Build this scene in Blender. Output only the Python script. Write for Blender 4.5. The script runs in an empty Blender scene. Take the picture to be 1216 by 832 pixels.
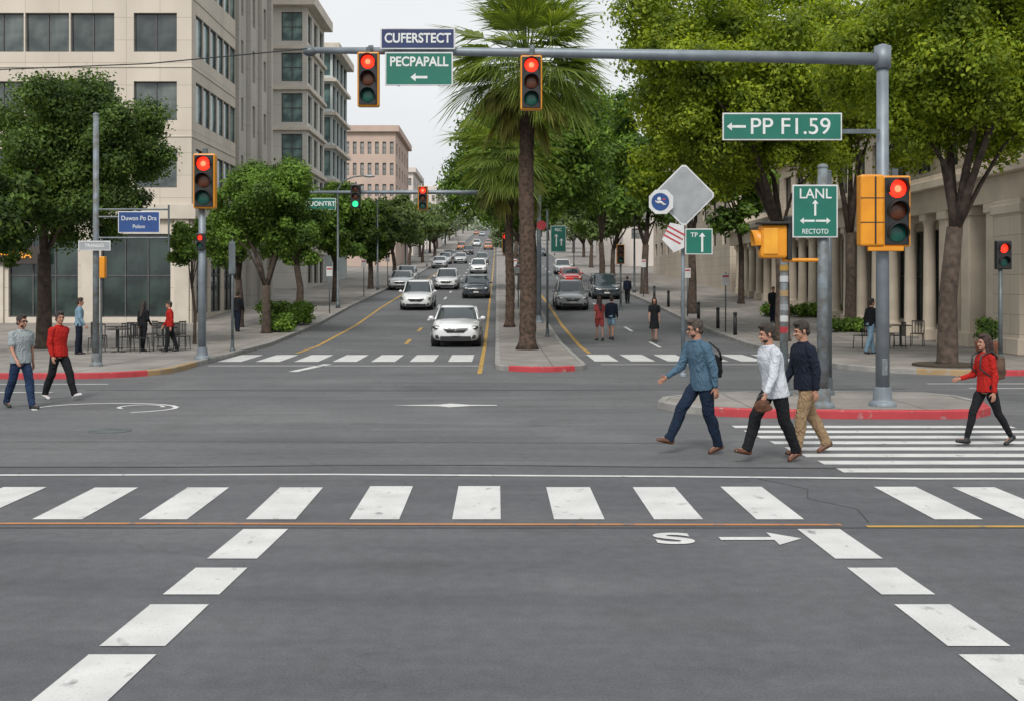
import bpy, math, random
import numpy as np
from mathutils import Vector, Matrix
random.seed(7); rng=np.random.default_rng(7)
scene=bpy.context.scene; col=scene.collection
scene.view_settings.view_transform='Standard'; scene.view_settings.look='None'; scene.view_settings.exposure=0
F=1400.0; EYE=2.3
GY=[-300,44,56,68,85,104,130,180,250,500,560,640,5000]
GZ=[0,0,.35,.95,1.65,2.4,3.5,6,9.8,25,27.8,29,29]
def gz(y): return float(np.interp(y,GY,GZ))
def bx(u,Y): return (u-590.0)/F*Y
# ---------------------------------------------------------------- materials
MATS={}
def newmat(name):
    m=bpy.data.materials.new(name); m.use_nodes=True; nt=m.node_tree
    return m,nt,nt.nodes['Principled BSDF']
def pm(name,c1,c2=None,scale=6,rough=.6,bump=0,metal=0,detail=4,emit=None,es=0,coat=0,lo=.35,hi=.65,spec=.5,bscale=None):
    if name in MATS: return MATS[name]
    m,nt,b=newmat(name)
    c2=c2 or tuple(x*.8 for x in c1)
    tc=nt.nodes.new('ShaderNodeTexCoord')
    n=nt.nodes.new('ShaderNodeTexNoise'); n.inputs['Scale'].default_value=scale; n.inputs['Detail'].default_value=detail
    nt.links.new(tc.outputs['Object'],n.inputs['Vector'])
    r=nt.nodes.new('ShaderNodeValToRGB'); r.color_ramp.elements[0].position=lo; r.color_ramp.elements[1].position=hi
    r.color_ramp.elements[0].color=(*c2,1); r.color_ramp.elements[1].color=(*c1,1)
    nt.links.new(n.outputs['Fac'],r.inputs['Fac'])
    nt.links.new(r.outputs['Color'],b.inputs['Base Color'])
    b.inputs['Roughness'].default_value=rough; b.inputs['Metallic'].default_value=metal
    b.inputs['Specular IOR Level'].default_value=spec
    if coat: b.inputs['Coat Weight'].default_value=coat; b.inputs['Coat Roughness'].default_value=.06
    if bump:
        n2=nt.nodes.new('ShaderNodeTexNoise'); n2.inputs['Scale'].default_value=bscale or scale*8; n2.inputs['Detail'].default_value=4
        nt.links.new(tc.outputs['Object'],n2.inputs['Vector'])
        bp=nt.nodes.new('ShaderNodeBump'); bp.inputs['Strength'].default_value=bump; bp.inputs['Distance'].default_value=.02
        nt.links.new(n2.outputs['Fac'],bp.inputs['Height']); nt.links.new(bp.outputs['Normal'],b.inputs['Normal'])
    if emit: b.inputs['Emission Color'].default_value=(*emit,1); b.inputs['Emission Strength'].default_value=es
    MATS[name]=m; return m
def mixn(nt,a,b,fac,mode='MIX'):
    x=nt.nodes.new('ShaderNodeMix'); x.data_type='RGBA'; x.blend_type=mode
    for s,v in ((0,fac),(6,a),(7,b)):
        if isinstance(v,(int,float)): x.inputs[s].default_value=v
        elif isinstance(v,tuple): x.inputs[s].default_value=(*v,1)
        else: nt.links.new(v,x.inputs[s])
    return x.outputs[2]
def ramp(nt,src,p0,p1,c0=(0,0,0),c1=(1,1,1)):
    r=nt.nodes.new('ShaderNodeValToRGB'); e=r.color_ramp.elements
    e[0].position=p0;e[1].position=p1;e[0].color=(*c0,1);e[1].color=(*c1,1)
    nt.links.new(src,r.inputs['Fac']); return r.outputs['Color']
def noise(nt,vec,scale,detail=5,sc=None,dist=0):
    n=nt.nodes.new('ShaderNodeTexNoise'); n.inputs['Scale'].default_value=scale; n.inputs['Detail'].default_value=detail; n.inputs['Distortion'].default_value=dist
    if sc:
        mp=nt.nodes.new('ShaderNodeMapping'); mp.inputs['Scale'].default_value=sc; nt.links.new(vec,mp.inputs['Vector']); vec=mp.outputs[0]
    nt.links.new(vec,n.inputs['Vector']); return n.outputs['Fac']
def asphalt(name,ca,cb,cr=.5):
    m,nt,b=newmat(name); tc=nt.nodes.new('ShaderNodeTexCoord').outputs['Object']
    big=ramp(nt,noise(nt,tc,.22,5,(.6,1.5,1)),.32,.66,ca,cb)
    grain=ramp(nt,noise(nt,tc,60,2),.25,.75,(.72,.72,.72),(1.25,1.25,1.25))
    c=mixn(nt,big,grain,1.0,'MULTIPLY')
    strk=ramp(nt,noise(nt,tc,1.0,6,(.22,1.8,1),.4),.38,.70,(1.07,1.07,1.07),(.84,.84,.855))
    c=mixn(nt,c,strk,1.0,'MULTIPLY')
    stain=ramp(nt,noise(nt,tc,.7,6),.58,.74,(1,1,1),(.78,.77,.76))
    c=mixn(nt,c,stain,.8,'MULTIPLY')
    light=ramp(nt,noise(nt,tc,.45,5,(1.3,.7,1)),.50,.72,(1,1,1),(1.2,1.2,1.19))
    c=mixn(nt,c,light,1.0,'MULTIPLY')
    fine=ramp(nt,noise(nt,tc,7,5),.35,.65,(.92,.92,.92),(1.08,1.08,1.08))
    c=mixn(nt,c,fine,1.0,'MULTIPLY')
    v=nt.nodes.new('ShaderNodeTexVoronoi'); v.feature='DISTANCE_TO_EDGE'; v.inputs['Scale'].default_value=.33
    nn=nt.nodes.new('ShaderNodeTexNoise'); nn.inputs['Scale'].default_value=1.9; nn.inputs['Detail'].default_value=7
    nt.links.new(tc,nn.inputs['Vector'])
    add=nt.nodes.new('ShaderNodeVectorMath'); add.operation='MULTIPLY_ADD'; add.inputs[1].default_value=(1.1,1.1,0)
    nt.links.new(nn.outputs['Color'],add.inputs[0]); nt.links.new(tc,add.inputs[2]); nt.links.new(add.outputs[0],v.inputs['Vector'])
    crack=ramp(nt,v.outputs['Distance'],.001,.006,(.5,.5,.5),(1,1,1))
    msk=ramp(nt,noise(nt,tc,.25,2),.46,.56)
    c=mixn(nt,c,mixn(nt,(1.,1.,1.),crack,msk),cr,'MULTIPLY')
    nt.links.new(c,b.inputs['Base Color']); b.inputs['Roughness'].default_value=.78; b.inputs['Specular IOR Level'].default_value=.4
    MATS[name]=m; return m
def paint(name,c,wear=(.13,.13,.13),w=.62):
    m,nt,b=newmat(name); tc=nt.nodes.new('ShaderNodeTexCoord').outputs['Object']
    base=ramp(nt,noise(nt,tc,2.2,5),.3,.7,tuple(x*.80 for x in c),c)
    wm=ramp(nt,noise(nt,tc,7,8,(1,.5,1),.3),w,w+.13,(0,0,0),(.8,.8,.8))
    fm=ramp(nt,noise(nt,tc,45,3),.56,.78,(0,0,0),(.5,.5,.5))
    o=mixn(nt,base,wear,wm); o=mixn(nt,o,tuple(x*.45 for x in c),fm)
    nt.links.new(o,b.inputs['Base Color']); b.inputs['Roughness'].default_value=.7
    MATS[name]=m; return m
def leafmat(name,dark,light,tl=.3,lo=.50,hi=1.55):
    m,nt,b=newmat(name); g=nt.nodes.new('ShaderNodeNewGeometry'); tc=nt.nodes.new('ShaderNodeTexCoord').outputs['Object']
    r=ramp(nt,g.outputs['Random Per Island'],.0,1.0,dark,light)
    n=ramp(nt,noise(nt,tc,.9,2),.35,.64,(lo,lo*1.08,lo),(hi,hi*.96,hi*.7))  # clump noise paints dark insides and yellow-green highlights into the leaf colour
    c=mixn(nt,r,n,1.0,'MULTIPLY')
    nt.links.new(c,b.inputs['Base Color']); b.inputs['Roughness'].default_value=.6; b.inputs['Specular IOR Level'].default_value=.25
    t=nt.nodes.new('ShaderNodeBsdfTranslucent'); nt.links.new(mixn(nt,c,(1.7,1.7,.6),1.0,'MULTIPLY'),t.inputs['Color'])
    ms=nt.nodes.new('ShaderNodeMixShader'); ms.inputs[0].default_value=tl
    nt.links.new(b.outputs[0],ms.inputs[1]); nt.links.new(t.outputs[0],ms.inputs[2])
    nt.links.new(ms.outputs[0],nt.nodes['Material Output'].inputs['Surface'])
    MATS[name]=m; return m
def glassmat(name,ca,cb,rough=.08):
    m,nt,b=newmat(name); oi=nt.nodes.new('ShaderNodeObjectInfo'); tc=nt.nodes.new('ShaderNodeTexCoord').outputs['Object']
    r=ramp(nt,oi.outputs['Random'],.1,.95,ca,cb)
    n=ramp(nt,noise(nt,tc,.8,3),.4,.6,(.45,.5,.5),(1.5,1.45,1.35))
    c=mixn(nt,r,n,1.0,'MULTIPLY')
    nt.links.new(c,b.inputs['Base Color']); b.inputs['Roughness'].default_value=rough; b.inputs['Specular IOR Level'].default_value=.8
    MATS[name]=m; return m
def slabmat(name,c,size=1.5):
    m,nt,b=newmat(name); tc=nt.nodes.new('ShaderNodeTexCoord').outputs['Object']
    br=nt.nodes.new('ShaderNodeTexBrick'); br.offset=0; br.inputs['Scale'].default_value=1; br.inputs['Brick Width'].default_value=size; br.inputs['Row Height'].default_value=size
    br.inputs['Mortar Size'].default_value=.018; br.inputs['Color1'].default_value=(*c,1); br.inputs['Color2'].default_value=(*[x*.88 for x in c],1); br.inputs['Mortar'].default_value=(*[x*.45 for x in c],1)
    nt.links.new(tc,br.inputs['Vector'])
    n=ramp(nt,noise(nt,tc,.8,6),.3,.7,(.72,.72,.72),(1.15,1.14,1.12))
    o=mixn(nt,br.outputs['Color'],n,1.0,'MULTIPLY')
    sp=ramp(nt,noise(nt,tc,9,4),.60,.68,(1,1,1),(.75,.74,.72)); o=mixn(nt,o,sp,.7,'MULTIPLY')
    nt.links.new(o,b.inputs['Base Color']); b.inputs['Roughness'].default_value=.85; MATS[name]=m; return m
def stonemat(name,c1,c2,bw,bh):
    m,nt,b=newmat(name); tc=nt.nodes.new('ShaderNodeTexCoord').outputs['Object']
    sp=nt.nodes.new('ShaderNodeSeparateXYZ'); nt.links.new(tc,sp.inputs[0])
    ad=nt.nodes.new('ShaderNodeMath'); ad.operation='ADD'; nt.links.new(sp.outputs[0],ad.inputs[0]); nt.links.new(sp.outputs[1],ad.inputs[1])
    cb=nt.nodes.new('ShaderNodeCombineXYZ'); nt.links.new(ad.outputs[0],cb.inputs[0]); nt.links.new(sp.outputs[2],cb.inputs[1])
    br=nt.nodes.new('ShaderNodeTexBrick'); br.offset=0; br.inputs['Scale'].default_value=1; br.inputs['Brick Width'].default_value=bw; br.inputs['Row Height'].default_value=bh; br.inputs['Mortar Size'].default_value=.012
    br.inputs['Color1'].default_value=(*c1,1); br.inputs['Color2'].default_value=(*[x*.94 for x in c1],1); br.inputs['Mortar'].default_value=(*[x*.6 for x in c1],1); nt.links.new(cb.outputs[0],br.inputs['Vector'])
    n=ramp(nt,noise(nt,tc,.5,5,(1,1,.4)),.3,.7,tuple(a/b_ for a,b_ in zip(c2,c1)),(1.05,1.05,1.05))
    o=mixn(nt,br.outputs['Color'],n,1.0,'MULTIPLY'); nt.links.new(o,b.inputs['Base Color']); b.inputs['Roughness'].default_value=.85; MATS[name]=m; return m
M_road=asphalt('asphalt_road',(.104,.107,.112),(.132,.134,.138))
M_near=asphalt('asphalt_near',(.086,.089,.097),(.110,.112,.119),.4)
M_white=paint('white_road_paint',(.64,.64,.63))
M_yel=paint('yellow_road_paint',(.50,.30,.06),w=.56)
M_or=paint('orange_line_paint',(.48,.21,.09),w=.56)
M_redk=paint('red_kerb_paint',(.48,.05,.06),(.3,.28,.26),.60)
M_yelk=paint('yellow_kerb_paint',(.40,.27,.13),(.3,.28,.26),.54)
M_walk=slabmat('pavement_concrete',(.28,.26,.24))
M_kerb=pm('kerb_concrete',(.32,.31,.29),(.23,.22,.21),2,.85,.2)
M_ground=pm('dry_ground',(.10,.11,.06),(.06,.08,.04),.05,.95)
M_seam=pm('tar_seam',(.035,.035,.037),(.06,.06,.06),4,.6)
M_pole=pm('galvanised_steel',(.24,.28,.31),(.18,.21,.24),3,.5,0,.3)
M_poled=pm('dark_weathered_steel',(.14,.16,.17),(.08,.10,.11),3,.5,0,.3)
M_rust=pm('weathered_blue_grey_paint',(.19,.23,.26),(.12,.12,.11),7,.6,0,.1)
M_yelbox=pm('amber_signal_paint',(.76,.30,.012),(.64,.24,.010),3,.4)
M_black=pm('black_signal_face',(.018,.019,.02),(.012,.012,.012),5,.45)
M_red=pm('lit_red_lens',(.7,.03,.01),(.7,.03,.01),5,.3,emit=(1,.03,.012),es=1.6)
M_redcore=pm('lit_red_lens_core',(.9,.1,.05),(.9,.1,.05),5,.3,emit=(1,.16,.07),es=2.4)
M_amb=pm('unlit_amber_lens',(.10,.03,.01),(.07,.02,.01),5,.3)
M_grn=pm('dim_green_lens',(.01,.10,.07),(.01,.065,.05),5,.25)
M_grnlit=pm('lit_green_lens',(.02,.5,.2),(.02,.5,.2),5,.25,emit=(.05,1,.4),es=1.0)
M_sgreen=pm('green_sign_face',(.006,.150,.105),(.005,.125,.088),2,.5)
M_snavy=pm('navy_sign_face',(.018,.035,.12),(.014,.028,.09),2,.4)
M_sblue=pm('blue_sign_face',(.02,.07,.24),(.015,.05,.18),2,.4)
M_swhite=pm('white_sign_face',(.64,.65,.65),(.52,.53,.53),3,.45)
M_sgrey=pm('aluminium_sign_back',(.36,.38,.39),(.28,.30,.31),3,.45,0,.2)
M_stext=pm('reflective_lettering',(.70,.72,.71),(.60,.62,.61),6,.5)
M_stone=stonemat('beige_stone',(.63,.565,.48),(.54,.48,.41),1.6,1.07)
M_stone2=stonemat('pale_limestone',(.62,.54,.44),(.51,.44,.36),1.2,.62)
M_grey=stonemat('grey_render',(.50,.47,.42),(.43,.40,.36),2.4,1.65)
M_class=stonemat('cream_stucco',(.60,.57,.52),(.52,.50,.45),3.0,3.2)
M_pale=stonemat('pale_blue_concrete',(.56,.61,.60),(.48,.53,.53),3.0,3.1)
M_brick=pm('hazy_brown_brick',(.53,.41,.34),(.46,.35,.30),.5,.9)  # distance haze is mixed into this wall colour
M_far=pm('hazy_tan_stone',(.64,.58,.54),(.57,.52,.48),.3,.9)  # paled base colour stands in for haze over far stone
M_trim=pm('stone_trim',(.66,.60,.52),(.57,.51,.44),1.2,.85)
M_trimw=pm('warm_stone_trim',(.64,.55,.44),(.54,.46,.37),1.2,.85)
M_glass=glassmat('office_window_glass',(.02,.028,.032),(.10,.12,.12))
M_glassb=glassmat('bluish_window_glass',(.09,.16,.17),(.20,.30,.30))
M_shop=glassmat('shop_window_glass',(.008,.018,.018),(.030,.050,.046))
M_hazeg=glassmat('hazy_window_glass',(.20,.20,.20),(.30,.30,.30),.4)  # grey glass tone carries painted distance haze
M_frame=pm('window_frame_metal',(.10,.10,.10),(.07,.07,.07),3,.5)
M_bark=pm('grey_brown_bark',(.10,.072,.055),(.04,.03,.023),5,.95,.6)
M_palmb=pm('palm_bark',(.11,.07,.05),(.035,.025,.018),9,.95,.8,bscale=20)
M_dark=pm('dark_metal_furniture',(.03,.032,.034),(.018,.018,.02),5,.5)
M_terra=pm('terracotta',(.32,.12,.06),(.24,.09,.05),5,.8)
M_skin=pm('skin_tone',(.42,.22,.15),(.33,.16,.105),9,.55)
M_tyre=pm('tyre_rubber',(.02,.02,.02),(.03,.03,.03),8,.9)
M_rim=pm('alloy_rim',(.45,.46,.47),(.35,.35,.36),5,.3,0,.8)
M_cglass=pm('car_glass',(.02,.03,.035),(.035,.05,.055),1.2,.05,spec=1)
M_trimb=pm('black_car_trim',(.015,.015,.016),(.025,.025,.025),5,.45)
M_hl=pm('headlight_lens',(.75,.78,.8),(.45,.48,.5),12,.1,emit=(1,.97,.9),es=.25)
M_tl=pm('tail_light_lens',(.5,.02,.02),(.35,.01,.01),8,.2,emit=(1,.05,.03),es=.4)
M_orange=pm('lit_orange_lettering',(.6,.25,.03),(.6,.25,.03),3,.4,emit=(1,.42,.05),es=.45)
M_hair=pm('dark_brown_hair',(.035,.022,.015),(.012,.009,.007),30,.55,.5)
M_hairg=pm('greying_brown_hair',(.075,.052,.040),(.03,.021,.016),30,.55,.5)
M_hairr=pm('deep_brown_hair',(.05,.020,.014),(.022,.010,.008),30,.55,.5)
M_eye=pm('eye_dark',(.02,.015,.012),(.02,.015,.012),5,.2)
# ---------------------------------------------------------------- mesh helpers
def merge(ps):
    V=[];Fc=[];o=0
    for v,f in ps:
        V.extend(v); Fc.extend([tuple(i+o for i in q) for q in f]); o+=len(v)
    return V,Fc
def box(cx,cy,cz,sx,sy,sz):
    x,y,z=sx/2,sy/2,sz/2
    v=[(cx+a*x,cy+b*y,cz+c*z) for c in(-1,1) for b in(-1,1) for a in(-1,1)]
    return v,[(0,2,3,1),(4,5,7,6),(0,1,5,4),(2,6,7,3),(0,4,6,2),(1,3,7,5)]
def bb(x0,x1,y0,y1,z0,z1): return box((x0+x1)/2,(y0+y1)/2,(z0+z1)/2,x1-x0,y1-y0,z1-z0)
def frame_of(d):
    d=Vector(d).normalized(); a=Vector((0,0,1)) if abs(d.z)<.9 else Vector((1,0,0))
    x=d.cross(a).normalized(); return d,x,x.cross(d).normalized()
def tube(pts,rad,n=12,caps=True):
    V=[];Fc=[]
    pts=[Vector(p) for p in pts]
    for i,p in enumerate(pts):
        d=(pts[min(i+1,len(pts)-1)]-pts[max(i-1,0)])
        _,x,y=frame_of(d)
        if i and (x.dot(px)<0): x,y=-x,-y
        px=x
        for k in range(n):
            a=2*math.pi*k/n; V.append(tuple(p+(x*math.cos(a)+y*math.sin(a))*rad[i]))
    for i in range(len(pts)-1):
        for k in range(n):
            Fc.append((i*n+k,i*n+(k+1)%n,(i+1)*n+(k+1)%n,(i+1)*n+k))
    if caps: Fc.append(tuple(range(n))[::-1]); Fc.append(tuple((len(pts)-1)*n+k for k in range(n)))
    return V,Fc
def capsule(p0,p1,r0,r1,n=12,flat=1,side=None):
    p0=Vector(p0);p1=Vector(p1);d=p1-p0
    if d.length<1e-5: d=Vector((0,0,1e-4))
    d,x,y=frame_of(d)
    if side is not None:
        s=Vector(side); s=(s-d*s.dot(d)).normalized(); x=s; y=d.cross(x).normalized()
    rings=[]
    for ph in (-80,-50,-25,0): a=math.radians(ph); rings.append((p0+d*r0*math.sin(a),r0*math.cos(a)))
    for ph in (0,25,50,80): a=math.radians(ph); rings.append((p1+d*r1*math.sin(a),r1*math.cos(a)))
    V=[];Fc=[]
    for c,r in rings:
        for k in range(n):
            a=2*math.pi*k/n; V.append(tuple(c+x*math.cos(a)*r*flat+y*math.sin(a)*r))
    m=len(rings)
    for i in range(m-1):
        for k in range(n): Fc.append((i*n+k,i*n+(k+1)%n,(i+1)*n+(k+1)%n,(i+1)*n+k))
    Fc.append(tuple(range(n))[::-1]); Fc.append(tuple((m-1)*n+k for k in range(n)))
    return V,Fc
def ellip(c,r,R=None,n=14,m=9):
    V=[];Fc=[];c=Vector(c)
    R=R or Matrix.Identity(3)
    for i in range(1,m):
        th=math.pi*i/m
        for k in range(n):
            a=2*math.pi*k/n
            V.append(tuple(c+R@Vector((r[0]*math.sin(th)*math.cos(a),r[1]*math.sin(th)*math.sin(a),-r[2]*math.cos(th)))))
    for i in range(m-2):
        for k in range(n): Fc.append((i*n+k,i*n+(k+1)%n,(i+1)*n+(k+1)%n,(i+1)*n+k))
    b=len(V); V.append(tuple(c+R@Vector((0,0,-r[2])))); V.append(tuple(c+R@Vector((0,0,r[2]))))
    for k in range(n): Fc.append((b,(k+1)%n,k)); Fc.append((b+1,(m-2)*n+k,(m-2)*n+(k+1)%n))
    return V,Fc
def loft(rings,fx,n=20):
    V=[];Fc=[];fx=Vector(fx);sy=Vector((0,1,0))
    for c,rx,ry in rings:
        for k in range(n):
            a=2*math.pi*k/n; ca=math.cos(a);sa=math.sin(a)
            V.append(tuple(Vector(c)+fx*rx*math.copysign(abs(ca)**.85,ca)+sy*ry*math.copysign(abs(sa)**.85,sa)))
    m=len(rings)
    for i in range(m-1):
        for k in range(n): Fc.append((i*n+k,i*n+(k+1)%n,(i+1)*n+(k+1)%n,(i+1)*n+k))
    Fc.append(tuple(range(n))[::-1]); Fc.append(tuple((m-1)*n+k for k in range(n)))
    return V,Fc
def mesh(name,vf,mat,smooth=False):
    me=bpy.data.meshes.new(name); me.from_pydata([tuple(v) for v in vf[0]],[],vf[1]); me.update()
    if mat: me.materials.append(mat)
    if smooth: me.shade_smooth()
    return me
def addobj(name,me,parent=None,loc=(0,0,0),rot=(0,0,0),label=None):
    o=bpy.data.objects.new(name,me); col.objects.link(o); o.location=loc; o.rotation_euler=rot
    if parent: o.parent=parent
    if label: o['label']=label
    return o
def thing(name,label,cat,loc,rz=0,group=None,scale=None,rx=0):
    e=bpy.data.objects.new(name,None); e.empty_display_size=.2; col.objects.link(e); e.location=loc; e.rotation_euler=(rx,0,rz)
    if scale: e.scale=(scale,)*3 if isinstance(scale,(int,float)) else scale
    e['label']=label; e['category']=cat
    if group: e['group']=group
    return e
def part(parent,name,vf,mat,smooth=False,loc=(0,0,0),rot=(0,0,0),bev=0,label=None):
    me=vf if isinstance(vf,bpy.types.Mesh) else mesh(name,vf,mat,smooth)
    o=addobj(name,me,parent,loc,rot,label)
    if bev:
        b=o.modifiers.new('bevel','BEVEL'); b.width=bev; b.segments=2; b.limit_method='ANGLE'
    return o
def single(name,label,cat,vf,mat,loc=(0,0,0),rz=0,smooth=False,group=None,bev=0):
    o=part(None,name,vf,mat,smooth,loc,(0,0,rz),bev); o['label']=label; o['category']=cat
    if group:o['group']=group
    return o
def structure(name,vf,mat,smooth=False):
    me=vf if isinstance(vf,bpy.types.Mesh) else mesh(name,vf,mat,smooth)
    o=addobj(name,me); o['kind']='structure'; return o
def clone(e,loc,rz=None,scale=None,swap=None,label=None,rx=None):
    def rec(o,par):
        n=o.copy(); col.objects.link(n)
        if swap and o.type=='MESH' and o.data.materials and o.data.materials[0].name in swap:
            key=(o.data.name,swap[o.data.materials[0].name].name)
            if key not in CM:
                d=o.data.copy(); d.materials[0]=swap[o.data.materials[0].name]; CM[key]=d
            n.data=CM[key]
        if par: n.parent=par
        for c in o.children: rec(c,n)
        return n
    n=rec(e,None); n.location=loc
    r=list(n.rotation_euler)
    if rz is not None: r[2]=rz
    if rx is not None: r[0]=rx
    n.rotation_euler=r
    if scale is not None: n.scale=(scale,)*3 if isinstance(scale,(int,float)) else scale
    if label: n['label']=label
    return n
CM={}
def textmesh(s,size,ext=.004,bold=.0,sx=1,mat=None):
    cu=bpy.data.curves.new('t','FONT'); cu.body=s; cu.size=size; cu.align_x='CENTER'; cu.align_y='CENTER'; cu.extrude=ext; cu.offset=bold
    o=bpy.data.objects.new('t',cu); col.objects.link(o); bpy.context.view_layer.update()
    dg=bpy.context.evaluated_depsgraph_get(); me=bpy.data.meshes.new_from_object(o.evaluated_get(dg))
    bpy.data.objects.remove(o); me.materials.clear(); me.materials.append(mat or M_stext)
    if sx!=1:
        for v in me.vertices: v.co.x*=sx
    return me
# ---------------------------------------------------------------- fused figures
def fuse(prims,vox,smooth=4,disp=0,dscale=.12,mat=None,name='m'):
    me=mesh('tmp',merge(prims),None); o=bpy.data.objects.new('tmp',me); col.objects.link(o)
    r=o.modifiers.new('r','REMESH'); r.mode='VOXEL'; r.voxel_size=vox; r.use_smooth_shade=True
    if smooth: s=o.modifiers.new('s','SMOOTH'); s.factor=.5; s.iterations=smooth
    if disp:
        t=bpy.data.textures.get('folds%g'%dscale) or bpy.data.textures.new('folds%g'%dscale,'CLOUDS'); t.noise_scale=dscale; t.noise_depth=1
        d=o.modifiers.new('d','DISPLACE'); d.texture=t; d.strength=disp; d.mid_level=.45
    bpy.context.view_layer.update(); dg=bpy.context.evaluated_depsgraph_get()
    out=bpy.data.meshes.new_from_object(o.evaluated_get(dg)); bpy.data.objects.remove(o); bpy.data.meshes.remove(me)
    out.materials.clear(); out.materials.append(mat); out.name=name; out.shade_smooth()
    return out
def cloth(name,c,k=.85,fold=1.0):
    key='cloth_'+name
    if key in MATS: return MATS[key]
    m,nt,b=newmat(key); tc=nt.nodes.new('ShaderNodeTexCoord').outputs['Object']
    cc=ramp(nt,noise(nt,tc,3,4),.35,.65,tuple(x*k for x in c),c)
    nt.links.new(cc,b.inputs['Base Color']); b.inputs['Roughness'].default_value=.9; b.inputs['Specular IOR Level'].default_value=.2
    f=noise(nt,tc,5.5,2,(1,1,.7),2.6)
    r=nt.nodes.new('ShaderNodeMath'); r.operation='SUBTRACT'; r.inputs[1].default_value=.5; nt.links.new(f,r.inputs[0])
    ab=nt.nodes.new('ShaderNodeMath'); ab.operation='ABSOLUTE'; nt.links.new(r.outputs[0],ab.inputs[0])
    bp=nt.nodes.new('ShaderNodeBump'); bp.inputs['Strength'].default_value=.75*fold; bp.inputs['Distance'].default_value=.10
    nt.links.new(ab.outputs[0],bp.inputs['Height']); nt.links.new(bp.outputs['Normal'],b.inputs['Normal'])
    MATS[key]=m; return m
def person(label,X,Y,H,heading,pose,top,bot,shoe,hair=None,style='short',vox=.011,female=False,pave=0,sleeve='long',skirt=False,glasses=False,beard=False,group=None,leglen='long',hem=-.07,bulk=1.0):
    hair=hair or M_hair
    lean=math.radians(pose.get('lean',4)); u=Vector((math.sin(lean),0,math.cos(lean))); fx=Vector((math.cos(lean),0,-math.sin(lean)))
    D=lambda a:Vector((math.sin(math.radians(a)),0,-math.cos(math.radians(a))))
    legs=[];low=9
    for sgn,(th,kn,fp) in zip((1,-1),pose['legs']):
        hip=Vector((0,.085*sgn,0)); k=hip+D(th)*.445+Vector((0,-.008*sgn,0)); a=k+D(th-kn)*.425+Vector((0,-.015*sgn,0))
        t=math.radians(fp); fd=Vector((math.cos(t),.10*sgn,math.sin(t))).normalized(); up=Vector((-math.sin(t),0,math.cos(t)))
        heel=a-fd*.055-up*.085; toe=a+fd*.18-up*.085
        low=min(low,heel.z,toe.z); legs.append((hip,k,a,fd,up,sgn))
    P=Vector((0,0,-low)); wf=.86 if female else 1.0
    wt=wf*bulk; lf=.86 if female else 1
    legs=[(h+P,k+P,a+P,fd,up,s) for h,k,a,fd,up,s in legs]
    e=thing('person',label,'person',(X,Y,gz(Y)+pave),heading,group,H/1.77)
    tw=math.radians(pose.get('twist',0))
    at=lambda h,f=0:P+u*h+fx*f
    body=[loft([(at(-.1),.09,.13*wf),(at(.05),.1,.135*wf),(at(.2),.09,.125*wf),(at(.35),.1,.15*wf),(at(.46),.08,.16*wf),(at(.53),.05,.07),(at(.56),.05,.055)],fx)]
    shirt=[loft([(at(hem),.138*bulk,.182*wt),(at(.03),.136*bulk,.178*wt),(at(.14),.124*bulk,.162*wt),(at(.24),.126*bulk,.168*wt),(at(.34),.138*bulk,.186*wt),(at(.43),.128*bulk,.194*wt),(at(.49),.098,.165*wt),(at(.53),.072,.092),(at(.558),.062,.066)],fx)]
    shirt+=[ellip(at(.36,.045),(.09,.14*wt,.10)),ellip(at(.38,-.05),(.09,.15*wt,.13))]
    if female: shirt.append(ellip(at(.33,.07),(.06,.12,.07)))
    pants=[ellip(P+u*.0-fx*.02,(.125,.165*wf+.005,.13)),loft([(at(-.08),.112,.16*wf),(at(.06),.118,.158*wf)],fx)]
    for h,k,a,fd,up,s in legs:
        body+= [capsule(h,k,.074*lf,.048*lf),capsule(k,a,.048*lf,.032),capsule(k.lerp(a,.3)-Vector((.010,0,0)),k.lerp(a,.5),.046*lf,.040*lf),capsule(a-up*.03-fd*.02,a+fd*.13-up*.055,.035,.026)]
        w=.004 if female else .022; sd=(a-k).normalized()
        if leglen=='long':
            pants+=[capsule(h-fx*.012,k,.100 if not female else .094,.058+w),capsule(h.lerp(k,.35)+fx*.015,h.lerp(k,.7),.085,.066+w*.6)]
            pants+=[capsule(k,k.lerp(a,.35)-Vector((.015,0,0)),.058+w,.056+w),capsule(k.lerp(a,.35)-Vector((.012,0,0)),a-sd*.02,.056+w,.040+w)]
            if not female: pants+=[capsule(a-sd*.05,a+sd*.010,.058,.062),capsule(a-sd*.02+fd*.03,a+fd*.04,.048,.042),capsule(a-sd*.11,a-sd*.09,.061,.061)]
        elif leglen=='short': pants+=[capsule(h,h.lerp(k,.7),.098,.085)]
        sh=[capsule(a-up*.045-fd*.03,a-up*.05+fd*.02,.043,.043,flat=.95,side=(0,1,0)),capsule(a-up*.05+fd*.02,a+fd*.15-up*.062,.042,.028,flat=1.25,side=(0,1,0)),
            capsule(a-up*.074-fd*.045,a+fd*.165-up*.076,.012,.012,flat=3.2,side=(0,1,0)),capsule(a-up*.04,a+up*.01,.042,.04)]
        part(e,'shoe',fuse(sh,vox*.8,3,mat=shoe,name='shoe'),None)
    hands=[]
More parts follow.
